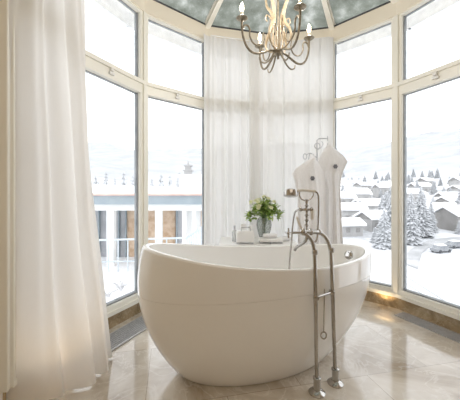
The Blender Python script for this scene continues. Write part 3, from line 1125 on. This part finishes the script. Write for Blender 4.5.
def towel_roll(px, py, D, L, r, rz, label):
    c = img(px, py, D)
    bm = BM()
    q = Vector((math.cos(rz), math.sin(rz), 0))
    prof = [(0.0, -L / 2), (r * .55, -L / 2 - .002), (r * .9, -L / 2), (r, -L / 2 + .01), (r * 1.02, 0), (r, L / 2 - .01), (r * .9, L / 2), (r * .55, L / 2 + .002), (0, L / 2)]
    lathe(bm, prof, (0, 0, 0), 20, q)
    s_ = q.cross(Vector((0, 0, 1)))
    pts = []
    for k_ in range(30):
        a = k_ * 0.5; rr = r * (0.12 + 0.8 * k_ / 30)
        pts.append(q * (-L / 2 - .002) + s_ * rr * math.cos(a) + Vector((0, 0, rr * math.sin(a))))
    tube(bm, pts, 0.0025, 5)
    o = obj('rolled_washcloth', bm, M['terry'], smooth=True)
    o.location = c
    tag(o, label, 'washcloth')
    return o


towel_roll(270, 239, D_ + 0.02, 0.13, 0.021, 0.10, 'small rolled white washcloth lying on the tray in front of the vase').location.z = TZ + 0.045 + 0.0235
tw = towel_roll(283, 240, D_ + 0.12, 0.13, 0.022, 0.5, 'small rolled white washcloth lying on the table right of the vase'); tw.location.z = TZ + 0.024; tw.location.x = 0.54

bt = thing('lotion_bottle', 'small clear bottle left of the white toiletry box', 'bottle', ((234.5 - 230) / 285 * 2.80 , 2.80, TZ))
bm = BM(); lathe(bm, [(0, 0), (0.024, 0), (0.026, 0.01), (0.026, 0.09), (0.018, 0.108), (0.010, 0.112), (0, 0.113)], (0, 0, 0), 20); obj('bottle_body', bm, M['bottle'], bt, smooth=True)
bm = BM(); lathe(bm, [(0, 0.113), (0.012, 0.113), (0.012, 0.15), (0.009, 0.155), (0, 0.156)], (0, 0, 0), 16); obj('cap', bm, M['steel'], bt, smooth=True)
bm = BM(); box(bm, (0, 0, 0.085), (0.055, 0.022, 0.17), bev=0.003)
c_ = obj('amenity_carton', bm, M['paper']); c_.location = ((243 - 230) / 285 * 2.84, 2.84, TZ); c_.rotation_euler[2] = 0.3
tag(c_, 'small upright white carton behind the toiletry box', 'carton')
bm = BM()
lathe(bm, [(0, 0), (0.026, 0), (0.028, 0.008), (0.028, 0.14), (0.022, 0.150), (0.0, 0.152)], (0, 0, 0), 18)
c_ = obj('shampoo_tube', bm, M['paper'], smooth=True); c_.location = ((250.5 - 230) / 285 * 2.88, 2.88, TZ)
tag(c_, 'white round toiletry tube between the box and the vase', 'toiletry tube')

# ------------------------------------------------------------------ towel stand with robes
SX, SY = (318.5 - 230) / 285 * 2.95, 2.95
st = thing('towel_stand', 'thin curled metal towel stand right of the vase, behind the bathtub', 'towel stand', (SX, SY, 0))


def sp(px, py, dd=0.0):
    q = img(px, py, SY + dd)
    return q - Vector((SX, SY, 0))


bm = BM()
lathe(bm, [(0, 0), (0.13, 0), (0.13, 0.008), (0.02, 0.016), (0.012, 0.03), (0, 0.03)], (0, 0, 0), 28)
obj('base', bm, M['steel'], st, smooth=True)
bm = BM()
tube(bm, [(0, 0, 0.02), (0, 0, 1.0), sp(317.0, 165), sp(317, 140)], 0.006, 8)
obj('post', bm, M['steel'], st, smooth=True)
bm = BM()
tube(bm, smooth_path([sp(317, 141), sp(318.5, 139), sp(323, 138.6), sp(327.5, 138.6)], 5), 0.0045, 8)
tube(bm, [sp(327.6, 136), sp(327.6, 148)], 0.0045, 8)
obj('top_hook', bm, M['steel'], st, smooth=True)
bm = BM()
c0 = sp(317.3, 146)
tube(bm, [c0 + Vector((math.cos(a) * 0.028, 0, math.sin(a) * 0.030)) for a in [2 * PI * j / 20 for j in range(20)]], 0.004, 8, closed=True)
tube(bm, smooth_path([sp(314, 146), sp(317.5, 149.3), sp(321, 147.5), sp(323, 144), sp(321.5, 141)], 5), 0.0035, 8)
obj('curl', bm, M['steel'], st, smooth=True)
bm = BM()
c0 = sp(305, 156.5)
tube(bm, [c0 + Vector((math.cos(a) * 0.019, 0, math.sin(a) * 0.028)) for a in [2 * PI * j / 20 for j in range(20)]], 0.004, 8, closed=True)
tube(bm, smooth_path([sp(306.5, 155), sp(309, 153.5), sp(312, 153.8), sp(313.5, 155), sp(317, 158)], 5), 0.004, 8)
tube(bm, smooth_path([sp(309.5, 154), sp(308.7, 159), sp(309, 163), sp(310.5, 162)], 5), 0.004, 8)
obj('side_hook', bm, M['steel'], st, smooth=True)


def robe(name, outline_l, outline_r, D, folds, seed, label):
    """cloth hung from a hook: rows of left/right image limits from top to bottom"""
    rnd = random.Random(seed)
    ph = [rnd.uniform(0, 6) for _ in range(3)]
    bm = BM()
    n = 26
    F_, B_ = [], []
    for (y, xl), (_, xr) in zip(outline_l, outline_r):
        v = (y - outline_l[0][0]) / (outline_l[-1][0] - outline_l[0][0])
        rf, rb = [], []
        for i in range(n + 1):
            u = i / n
            px = xl + (xr - xl) * u
            wv = 0.022 * v * math.sin(folds * PI * u + ph[0]) + 0.010 * v * math.sin(folds * 2.3 * PI * u + ph[1])
            q = img(px, y, D)
            cv = 0.028 * math.sin(PI * u)
            rf.append(bm.verts.new(q + Vector((0, wv - cv - 0.008, 0))))
            rb.append(bm.verts.new(q + Vector((0, wv + cv * 0.6 + 0.008, 0))))
        F_.append(rf); B_.append(rb)
    for A, sgn in ((F_, 1), (B_, -1)):
        for j in range(len(A) - 1):
            for i in range(n):
                bm.faces.new((A[j][i], A[j][i + 1], A[j + 1][i + 1], A[j + 1][i]))
    for j in range(len(F_) - 1):
        for i in (0, n):
            bm.faces.new((F_[j][i], F_[j + 1][i], B_[j + 1][i], B_[j][i]))
    for j in (0, len(F_) - 1):
        for i in range(n):
            bm.faces.new((F_[j][i], B_[j][i], B_[j][i + 1], F_[j][i + 1]))
    o = obj(name, bm, M['terry'], smooth=True)
    tag(o, label, 'bathrobe')
    return o


def lim(pts, n=26):
    out = []
    for i in range(n + 1):
        y = pts[0][0] + (pts[-1][0] - pts[0][0]) * i / n
        for (y0, x0), (y1, x1) in zip(pts, pts[1:]):
            if y0 - 1e-6 <= y <= y1 + 1e-6:
                out.append((y, x0 + (x1 - x0) * (y - y0) / (y1 - y0))); break
    return out


r1 = robe('bathrobe', lim([(158, 311), (171, 292), (187, 296), (200, 298), (293, 298)]), lim([(158, 315), (171, 323), (187, 325), (200, 325), (293, 328)]), 2.80, 5, 1,
          'white terry bathrobe with a dark emblem, left one on the towel stand')
r2 = robe('bathrobe', lim([(145, 327), (158, 319), (172, 315), (188, 321), (290, 319)]), lim([(145, 330.5), (160, 348), (176, 341), (190, 340), (290, 345)]), 2.89, 5, 2,
          'white terry bathrobe with a dark emblem, right one nearest the window')
for r_, px, py, D in ((r1, 312.4, 178.3, 2.80 - 0.036 - 0.008), (r2, 335.3, 166.5, 2.89 - 0.036 - 0.008)):
    bm = BM()
    c = img(px, py, D)
    lathe(bm, [(0, 0.0), (0.019, 0), (0.021, 0.004), (0.015, 0.007), (0.012, 0.005), (0.006, 0.009), (0, 0.009)], c, 20, (0, -1, 0))
    for k_ in range(6):
        a = k_ * PI / 3
        tube(bm, [c + Vector((0, -0.004, 0)), c + Vector((math.cos(a) * 0.024, -0.003, math.sin(a) * 0.024))], 0.003, 5)
    e_ = obj('emblem', bm, M['emblem'], r_, smooth=True)
    e_['label'] = 'round dark embroidered emblem'
    bm = BM()
    tp = (313, 158.5, 2.80) if r_ is r1 else (328.5, 146, 2.89)
    tube(bm, smooth_path([img(tp[0] - 2, tp[1] + 1.5, tp[2] - .02), img(tp[0] - 1, tp[1] - 4, tp[2] + .0), img(tp[0] + 1, tp[1] - 4, tp[2] + .0), img(tp[0] + 1.6, tp[1] + 2, tp[2] - .02)], 5), 0.004, 6)
    obj('hanging_loop', bm, M['terry'], r_)

# ------------------------------------------------------------------ floor convector grilles and floor lights


def grille(a, b, u0, u1, d0, d1, label):
    a = Vector(a); b = Vector(b)
    t = (b - a).normalized(); n = Vector((t.y, -t.x))
    if n.dot(Vector((CX, CY)) - a) < 0: n = -n
    L = (b - a).length
    A = a + t * L * u0; B = a + t * L * u1
    c = (A + B) / 2 + n * (d0 + d1) / 2
    g = thing('floor_grille', label, 'floor grille', (c.x, c.y, 0), math.atan2(t.y, t.x))
    l_ = (B - A).length; wd = d1 - d0
    bm = BM(); box(bm, (0, 0, 0.002), (l_, wd, 0.003)); obj('tray', bm, M['seal'], g)
    bm = BM()
    for s_ in (-1, 1):
        box(bm, (0, s_ * (wd / 2 - .004), 0.006), (l_, 0.008, 0.010))
        box(bm, (s_ * (l_ / 2 - .004), 0, 0.006), (0.008, wd, 0.010))
    obj('grille_frame', bm, M['grille'], g)
    bm = BM()
    ns = 9
    for k_ in range(ns):
        box(bm, (0, -wd / 2 + wd * (k_ + 0.5) / ns, 0.007), (l_ - 0.01, 0.0075, 0.008))
    obj('slats', bm, M['grille'], g)
    return g


grille(V[6], V[7], 0.12, 0.99, 0.06, 0.19, 'grey metal floor grille along the right-hand window')
grille(V[1], V[2], 0.10, 0.98, 0.10, 0.31, 'grey metal floor grille between the left curtain and the bathtub')


def floor_spot(px, py, label, e):
    D = 285 * H_CAM / (py - 193)
    x_ = (px - 230) * D / 285
    t = thing('floor_spotlight', label, 'floor light', (x_, D, 0))
    bm = BM(); lathe(bm, [(0.026, 0.0), (0.044, 0.0), (0.044, 0.004), (0.036, 0.006), (0.027, 0.004)], (0, 0, 0), 28); obj('bezel', bm, M['steel'], t, smooth=True)
    bm = BM(); lathe(bm, [(0, 0.001), (0.027, 0.001), (0.027, 0.003), (0, 0.004)], (0, 0, 0), 24); obj('lens', bm, M['spot_lens'], t, smooth=True)
    light('floor_spot_light', 'SPOT', (x_, D, 0.02), e, (1.0, 0.72, 0.40), size=0.02, rot=(PI, 0, 0), spot=2.2, blend=0.8)


floor_spot(383, 307.6, 'lit round spotlight set in the floor right of the bathtub', 2.5)
floor_spot(56, 375, 'lit round spotlight in the floor glowing through the foot of the left curtain', 3)

# ------------------------------------------------------------------ outdoors


def terr(x, y):
    r = math.hypot(x, y)
    z = -12.0
    if r > 85:
        q = r - 85
        z += 0.05 * q + 0.00010 * q * q if q < 900 else 0.05 * q + 81 + 0.18 * (q - 900)
    if r > 60:
        k_ = min(1, (r - 60) / 120)
        z += k_ * (2.5 * math.sin(x * 0.021 + 1) + 2.0 * math.sin(y * 0.027 + x * 0.01) + r * 0.012 * math.sin(x * 0.006 - y * 0.004 + .6) + r * .006 * math.sin(x * 0.017 + y * .013))
    return z


bm = BM()
na, nr = 90, 80
G = []
for j in range(nr + 1):
    r = 14 * (1600 / 14) ** (j / nr)
    row = []
    for i in range(na + 1):
        a = math.radians(-62 + 144 * i / na)
        x_, y_ = r * math.sin(a), r * math.cos(a)
        row.append(bm.verts.new((x_, y_, terr(x_, y_))))
    G.append(row)
for j in range(nr):
    for i in range(na):
        bm.faces.new((G[j][i], G[j][i + 1], G[j + 1][i + 1], G[j + 1][i]))
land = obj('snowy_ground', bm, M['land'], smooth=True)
tag(land, 'snow-covered valley and hillside outside the windows', 'snowy ground', kind='structure')


TAKEN = []


def SIDE(px, m_=399):
    return 'left of' if px < m_ else 'right of'



def free(p, r):
    for q, r2 in TAKEN:
        if math.hypot(p.x - q.x, p.y - q.y) < r + r2:
            return False
    TAKEN.append((p, r))
    return True


def ground_at(px, py):
    """march along a pixel's line of sight to the land"""
    d = 20.0
    while d < 1500:
        p = img(px, py, d)
        if p.z <= terr(p.x, p.y):
            return Vector((p.x, p.y, terr(p.x, p.y)))
        d *= 1.01
    return None


# road : a ribbon draped on the land
rp = [(399, 262), (404, 256), (411, 250), (419, 244.5), (428, 241), (440, 239), (452, 238), (464, 237.5)]
rp2 = [(419, 262), (421, 256), (425, 251), (432, 247), (441, 244.5), (452, 243), (462, 242)]
bm = BM()
Lp = []
for (ax_, ay_), (bx_, by_) in zip(rp, rp[:-1] and [(418, 270), (419, 262), (422, 254), (427, 249), (434, 245.5), (443, 243.5), (453, 242), (466, 241)]):
    A = ground_at(ax_, ay_); B = ground_at(bx_, by_)
    row = []
    for k_ in range(5):
        q = A.lerp(B, k_ / 4); row.append(q)
    Lp.append(row)
for k_ in range(5):
    pass
rows = []
for j in range(len(Lp) - 1):
    for s_ in range(4):
        rows.append([Lp[j][k_].lerp(Lp[j + 1][k_], s_ / 4) for k_ in range(5)])
rows.append(Lp[-1])
vr = [[bm.verts.new((q.x, q.y, terr(q.x, q.y) + 0.12)) for q in row] for row in rows]
for j in range(len(vr) - 1):
    for k_ in range(4):
        bm.faces.new((vr[j][k_], vr[j][k_ + 1], vr[j + 1][k_ + 1], vr[j + 1][k_]))
rd = obj('road', bm, M['road'], smooth=True)
tag(rd, 'curving grey slushy road in the snowy valley beyond the right window', 'road', kind='structure')


def conifer(base, h, seed, label, group=None, wide=0.24):
    rnd = random.Random(seed)
    t = thing('snowy_conifer', label, 'tree', base, rnd.uniform(0, 6), group)
    bm = BM(); tube(bm, [(0, 0, -0.5), (0, 0, h * 0.5), (0, 0, h * 0.98)], [h * 0.02, h * 0.013, 0.02], 6)
    obj('trunk', bm, M['frost'], t)
    bm = BM()
    tiers = 26
    for k_ in range(tiers):
        f_ = k_ / tiers
        z = h * (0.08 + 0.90 * f_)
        R = h * wide * (1 - f_) ** 0.75 + 0.28
        nb = int(16 - 6 * f_)
        for q in range(nb):
            a = 2 * PI * (q + rnd.uniform(-.3, .3)) / nb + k_
            r1_ = R * rnd.uniform(0.65, 1.12)
            dr = rnd.uniform(0.22, 0.42) * r1_
            hw = r1_ * 0.20
            ca, sa = math.cos(a), math.sin(a)
            c0 = Vector((0, 0, z + h * 0.035)); tip = Vector((ca * r1_, sa * r1_, z - dr))
            m1 = c0.lerp(tip, 0.55)
            v = [bm.verts.new(p_) for p_ in (c0, m1 + Vector((-sa * hw, ca * hw, -hw * .5)), m1 + Vector((0, 0, hw * .25)), m1 + Vector((sa * hw, -ca * hw, -hw * .5)), tip, m1 + Vector((0, 0, -hw * .9)))]
            for f in ((0, 1, 2), (0, 2, 3), (1, 4, 2), (2, 4, 3), (0, 5, 1), (0, 3, 5), (1, 5, 4), (3, 4, 5)):
                bm.faces.new([v[i] for i in f])
    obj('foliage', bm, M['conifer'], t)
    return t


def on_land(px, D):
    x_ = (px - 230) * D / 285
    return Vector((x_, D, terr(x_, D)))


def tree_px(px, ytop, ybase, label, seed, group=None, wide=0.24):
    p = ground_at(px, ybase)
    free(p, 3)
    h = (ybase - ytop) * p.y / 285
    return conifer(p, h, seed, label, group, wide)


tree_px(421, 184, 237, 'tallest snow-laden conifer, just right of the right mullion', 1, wide=0.22)
tree_px(411, 190, 244, 'snow-laden conifer close to the right mullion, left of the tallest', 2, wide=0.2)
tree_px(431, 200, 232, 'smaller snow-laden conifer right of the tallest one', 3, wide=0.2)
tree_px(391, 194, 236, 'snow-laden conifer at the left edge of the right mullion', 4, wide=0.24)
tree_px(384, 208, 248, 'short frosted conifer left of the one at the right mullion', 5, wide=0.26)

def house(p, w, d, h, rz, label, group=None, m='house', chim=True):
    t = thing('snowy_house', label, 'house', p, rz, group)
    bm = BM(); box(bm, (0, 0, h / 2 - 0.5), (w, d, h + 1))
    obj('walls', bm, M[m], t)
    bm = BM()
    ov = 0.7; rh = d * 0.30
    P = [bm.verts.new(q) for q in ((-w / 2 - ov, -d / 2 - ov, h), (w / 2 + ov, -d / 2 - ov, h), (w / 2 + ov, d / 2 + ov, h), (-w / 2 - ov, d / 2 + ov, h), (-w / 2 - ov, 0, h + rh), (w / 2 + ov, 0, h + rh))]
    Q = [bm.verts.new(v.co + Vector((0, 0, 0.6))) for v in P]
    for L_, fl in ((P, 0), (Q, 1)):
        bm.faces.new((L_[0], L_[1], L_[5], L_[4])); bm.faces.new((L_[3], L_[2], L_[5], L_[4]))
    for a_, b_i in ((0, 1), (1, 5), (5, 2), (2, 3), (3, 4), (4, 0)):
        bm.faces.new((P[a_], P[b_i], Q[b_i], Q[a_]))
    obj('snowy_roof', bm, M['snow'], t)
    for sx in (-1, 1):
        bm = BM()
        v = [[bm.verts.new(q) for q in ((x_, -d / 2, h), (x_, d / 2, h), (x_, 0, h + rh * .95))] for x_ in (sx * w / 2, sx * (w / 2 - .2))]
        bm.faces.new(v[0]); bm.faces.new(v[1])
        for i in range(3):
            bm.faces.new((v[0][i], v[0][(i + 1) % 3], v[1][(i + 1) % 3], v[1][i]))
        obj('gable', bm, M['house_dark'], t)
    nwx = max(2, int(w / 3))
    for f_ in range(max(1, int(h / 3))):
        for k_ in range(nwx):
            bm = BM(); box(bm, (-w / 2 + w * (k_ + .5) / nwx, -d / 2 - 0.03, 1.6 + 2.9 * f_), (w / nwx * .42, 0.12, 1.2)); obj('window', bm, M['house_dark'], t)
    if chim:
        bm = BM(); box(bm, (w * .22, d * .12, h + rh), (0.8, 0.8, 1.8)); obj('chimney', bm, M['house'], t)
    return t


HS = [(457, 229, 9, 8, 4, 0.2, 'low snow-roofed house at the far right edge, beside the road', 'house_dark'),
      (440, 222, 8, 7, 4, -0.3, 'snow-roofed house right of the conifers', 'house'),
      (449, 214, 10, 8, 5, 0.4, 'pale snow-roofed house above the road bend at the right', 'house'),
      (369, 215, 11, 8, 4, 0.1, 'wide snow-roofed house in the middle of the right-centre window', 'house'),
      (352, 221, 8, 7, 4, -0.2, 'snow-roofed house just right of the robes', 'house'),
      (374, 229, 8, 7, 3.2, 0.3, 'low snow-roofed house above the right end of the bathtub', 'house'),
      (348, 235, 6, 5, 2.8, 0.15, 'small snow-roofed hut nearest above the bathtub rim', 'house')]
for k_, (px, py, w_, d_, h_, rz_, lb, mm) in enumerate(HS):
    g_ = ground_at(px, py)
    TAKEN.append((g_, 6))
    house(g_, w_, d_, h_, rz_, lb, None, mm)
rnd = random.Random(9)
for j in range(70):
    px = rnd.choice((rnd.uniform(338, 392), rnd.uniform(406, 465)))
    py = rnd.uniform(188, 214)
    p = ground_at(px, py)
    if p is None or not free(p, 10.5): continue
    house(p, rnd.uniform(10, 16), rnd.uniform(8, 10), rnd.choice((4, 6, 7)), rnd.uniform(-.5, .5), 'small pale house under snow on the far hillside, seen %s the right mullion' % SIDE(px), 'houses on the far hillside, %s the right mullion' % SIDE(px), rnd.choice(('house', 'house', 'house_dark')), chim=False)


rnd = random.Random(21)
n_t = 0
for j in range(90):
    px = rnd.choice((rnd.uniform(338, 392), rnd.uniform(406, 470)))
    py = rnd.uniform(176, 226)
    p = ground_at(px, py)
    hgt = rnd.uniform(7, 13)
    if p is None or not free(p, hgt * .33):
        continue
    conifer(p, hgt, 100 + j, 'small frosted tree on the far snowy hillside, seen %s the right mullion' % SIDE(px), 'trees scattered over the far hillside, %s the right mullion' % SIDE(px), wide=0.3)


def car(p, rz, label):
    t = thing('snowy_car', label, 'car', p, rz)
    bm = BM()
    prof = [(-2.1, 0.35), (-2.1, 0.85), (-1.5, 0.95), (-1.0, 1.42), (0.7, 1.42), (1.2, 0.98), (2.1, 0.85), (2.15, 0.35)]
    A = [bm.verts.new((x_, -0.85, z_)) for x_, z_ in prof]; B = [bm.verts.new((x_, 0.85, z_)) for x_, z_ in prof]
    bm.faces.new(A); bm.faces.new(B)
    for i in range(len(A)):
        bm.faces.new((A[i], A[(i + 1) % len(A)], B[(i + 1) % len(A)], B[i]))
    obj('car_body', bm, M['car'], t)
    bm = BM(); box(bm, (-0.15, 0, 1.52), (1.8, 1.5, 0.22), bev=.08); obj('snow_cap', bm, M['snow'], t)
    for sx in (-1.3, 1.3):
        for sy in (-.85, .85):
            bm = BM(); lathe(bm, [(0, -.1), (.33, -.1), (.33, .1), (0, .1)], (sx, sy, .33), 14, (0, 1, 0)); obj('wheel', bm, M['dark'], t)


rnd = random.Random(77)
for j in range(60):
    px = rnd.choice((rnd.uniform(338, 393), rnd.uniform(406, 436), rnd.uniform(406, 466)))
    py = rnd.uniform(214, 246)
    if px > 406 and py > 236 and px < 470: continue
    p = ground_at(px, py)
    if p is None or not free(p, 1.6): continue
    conifer(p, rnd.uniform(2.5, 5), 500 + j, 'low frosted young tree among the nearer houses, seen %s the right mullion' % SIDE(px), 'young trees on the valley floor, %s the right mullion' % SIDE(px), wide=0.34)
car(ground_at(441, 252.5), 0.3, 'parked dark car with snow on its roof, inside the road bend')
car(ground_at(455, 248), 0.2, 'parked dark car with snow on its roof, right edge beyond the window')

# two cables crossing outside the low right corner
bm = BM()
A = img(404, 275, 14); B = img(462, 312, 9)
tube(bm, [A, B], 0.018, 6)
c_ = obj('cable', bm, M['seal']); tag(c_, 'upper dark cable slanting across the snow outside the right window', 'cable')
bm = BM()
A = img(404, 282, 14); B = img(462, 320, 9)
tube(bm, [A, B], 0.018, 6)
c_ = obj('cable', bm, M['seal']); tag(c_, 'lower dark cable slanting across the snow outside the right window', 'cable')

# neighbouring wing at the left
BY = 9.0
nb = thing('neighbouring_building', 'low neighbouring building with snowy flat roof and white columns outside the left windows', 'building', (-3.2, BY, -1.2))
NO = Vector((-3.2, BY, -1.2))


def px2(px, py, D=BY):
    return img(px, py, D)


def nbox(name, x0, x1, y0, y1, D0, D1, m, parent=None):
    a = px2(x0, y0, D0); b = px2(x1, y1, D0)
    bm = BM()
    box(bm, ((a.x + b.x) / 2 - NO.x, (D0 + D1) / 2 - NO.y, (a.z + b.z) / 2 - NO.z), (abs(b.x - a.x), D1 - D0, abs(a.z - b.z)))
    return obj(name, bm, M[m], parent or nb)


bm = BM()
a = px2(40, 183.5); b = px2(206, 191.5)
P = []
for y_ in (BY - 0.25, BY + 5):
    for x_, z0_, z1_ in ((a.x, 1.14, 1.46), (-1.8, 1.14, 1.34), (b.x, 1.14, 1.28)):
        P.append([bm.verts.new((x_ - NO.x, y_ - NO.y, z_ - NO.z)) for z_ in (z0_, z1_)])
for i in (0, 1):
    bm.faces.new((P[i][0], P[i + 1][0], P[i + 1][1], P[i][1])); bm.faces.new((P[i + 3][0], P[i + 4][0], P[i + 4][1], P[i + 3][1]))
    bm.faces.new((P[i][1], P[i + 1][1], P[i + 4][1], P[i + 3][1])); bm.faces.new((P[i][0], P[i + 1][0], P[i + 4][0], P[i + 3][0]))
bm.faces.new((P[0][0], P[0][1], P[3][1], P[3][0])); bm.faces.new((P[2][0], P[2][1], P[5][1], P[5][0]))
obj('snow_layer', bm, M['snow'], nb)
nbox('roof_edge', 40, 206, 193, 195.4, BY - 0.22, BY + 4.5, 'redline')
nbox('fascia', 40, 206, 195.4, 204.5, BY - 0.15, BY + 4.5, 'fascia')
nbox('soffit_beam', 40, 206, 204.5, 210.5, BY, BY + 0.5, 'facade')
for x0, x1 in ((60, 67), (106.5, 113.5), (155, 161), (182, 186), (192.5, 195)):
    nbox('column', x0, x1, 204, 268, BY + 0.02, BY + 0.25, 'facade')
for x0, x1, m_ in ((40, 84, 'greyglass'), (84, 110, 'greyglass'), (112.5, 125, 'greyglass'), (126, 175, 'timber'), (177, 181, 'greyglass'), (182, 200, 'facade'), (201, 206, 'timber')):
    nbox('wall_panel', x0, x1, 203, 262, BY + 1.5, BY + 1.7, m_)
for x in (98, 118, 125, 176):
    nbox('panel_post', x, x + 1.2, 203, 262, BY + 1.40, BY + 1.5, 'fascia')
# railing
rl = thing('balcony_railing', 'pale blue-grey railing in front of the neighbouring building', 'railing', (-3.2, BY - 0.5, -1.2))
bm = BM()
RO = Vector((-3.2, BY - 0.5, -1.2))
a = px2(60, 241, BY - 0.5); b = px2(186, 238, BY - 0.5)
tube(bm, [a - RO, b - RO], 0.030, 8)
c_ = px2(204, 226, BY - 2.6)
tube(bm, [b - RO, c_ - RO], 0.030, 8)
tube(bm, [a - RO + Vector((0, 0, -.65)), b - RO + Vector((0, 0, -.65))], 0.022, 8)
obj('handrail', bm, M['rail'], rl)
for k_ in range(14):
    q = a.lerp(b, k_ / 13) - RO
    bm = BM(); tube(bm, [q, Vector((q.x, q.y, 0))], 0.02, 6); obj('baluster', bm, M['rail'], rl)
for k_ in range(1, 9):
    q = b.lerp(c_, k_ / 8) - RO
    bm = BM(); tube(bm, [q + Vector((0, 0, 0.0)), Vector((q.x, q.y, 0))], 0.022, 6); obj('baluster', bm, M['rail'], rl)
# roof hut with ornate chimney
ht = thing('roof_hut', 'white snow-capped stair hut with a small lantern on the neighbouring roof', 'roof hut', (img(193, 190, 12).x, 12, 1.22))
bm = BM(); box(bm, (0, 0, 0.28), (1.0, 1.0, 0.60)); obj('walls', bm, M['facade'], ht)
bm = BM(); box(bm, (0, 0, 0.62), (1.12, 1.12, 0.12), bev=0.03); obj('snow_cap', bm, M['snow'], ht)
bm = BM(); box(bm, (-0.2, 0, 0.76), (0.30, 0.3, 0.18)); box(bm, (-0.2, 0, 0.98), (0.24, 0.24, 0.16)); box(bm, (-0.2, 0, 0.88), (0.40, 0.40, 0.05)); box(bm, (-0.2, 0, 1.08), (0.34, 0.34, 0.05))
tube(bm, [(-0.2, 0, 1.1), (-0.2, 0, 1.3)], [0.05, 0.01], 6)
obj('lantern', bm, M['house'], ht)
# terrace under it, snow covered
bm = BM(); box(bm, (-4.2, 8.4, -1.5), (9.6, 10.0, 0.6))
t = obj('snowy_terrace', bm, M['snow']); tag(t, 'snow-covered terrace below the left windows', 'terrace', kind='structure')
for k_, (px, py) in enumerate(((121, 290), (108, 297))):
    D = 285 * (1.15 + 1.2) / (py - 193)
    x_ = (px - 230) * D / 285
    t = thing('frosted_shrub', ('frosted shrub poking from the terrace snow, nearer the mullion', 'frosted shrub poking from the terrace snow, nearer the curtain')[k_], 'shrub', (x_, D, -1.2))
    bm = BM(); rnd = random.Random(k_)
    for j in range(26):
        a = rnd.uniform(0, 2 * PI); l_ = rnd.uniform(.12, .3)
        tube(bm, [(0, 0, -.02), (math.cos(a) * l_ * .4, math.sin(a) * l_ * .4, l_ * .5), (math.cos(a) * l_, math.sin(a) * l_, l_ * .7)], [0.012, .01, .006], 5)
    obj('twigs', bm, M['frost'], t)
# hazy tree tops behind the building
rnd = random.Random(33)
for j, px in enumerate((96, 106, 115, 124, 133, 152, 161, 170, 179, 190)):
    D = (42, 58, 74)[j % 3] + rnd.uniform(-2, 2)
    x_ = (px - 230) * D / 285
    ztop = img(px, rnd.uniform(167, 177), D).z
    zb = terr(x_, D)
    conifer(Vector((x_, D, zb)), ztop - zb, 300 + j, 'frosted conifer top behind the neighbouring roof, seen %s the left mullion' % SIDE(px, 141), 'tree tops behind the neighbouring roof, %s the left mullion' % SIDE(px, 141), wide=0.12)
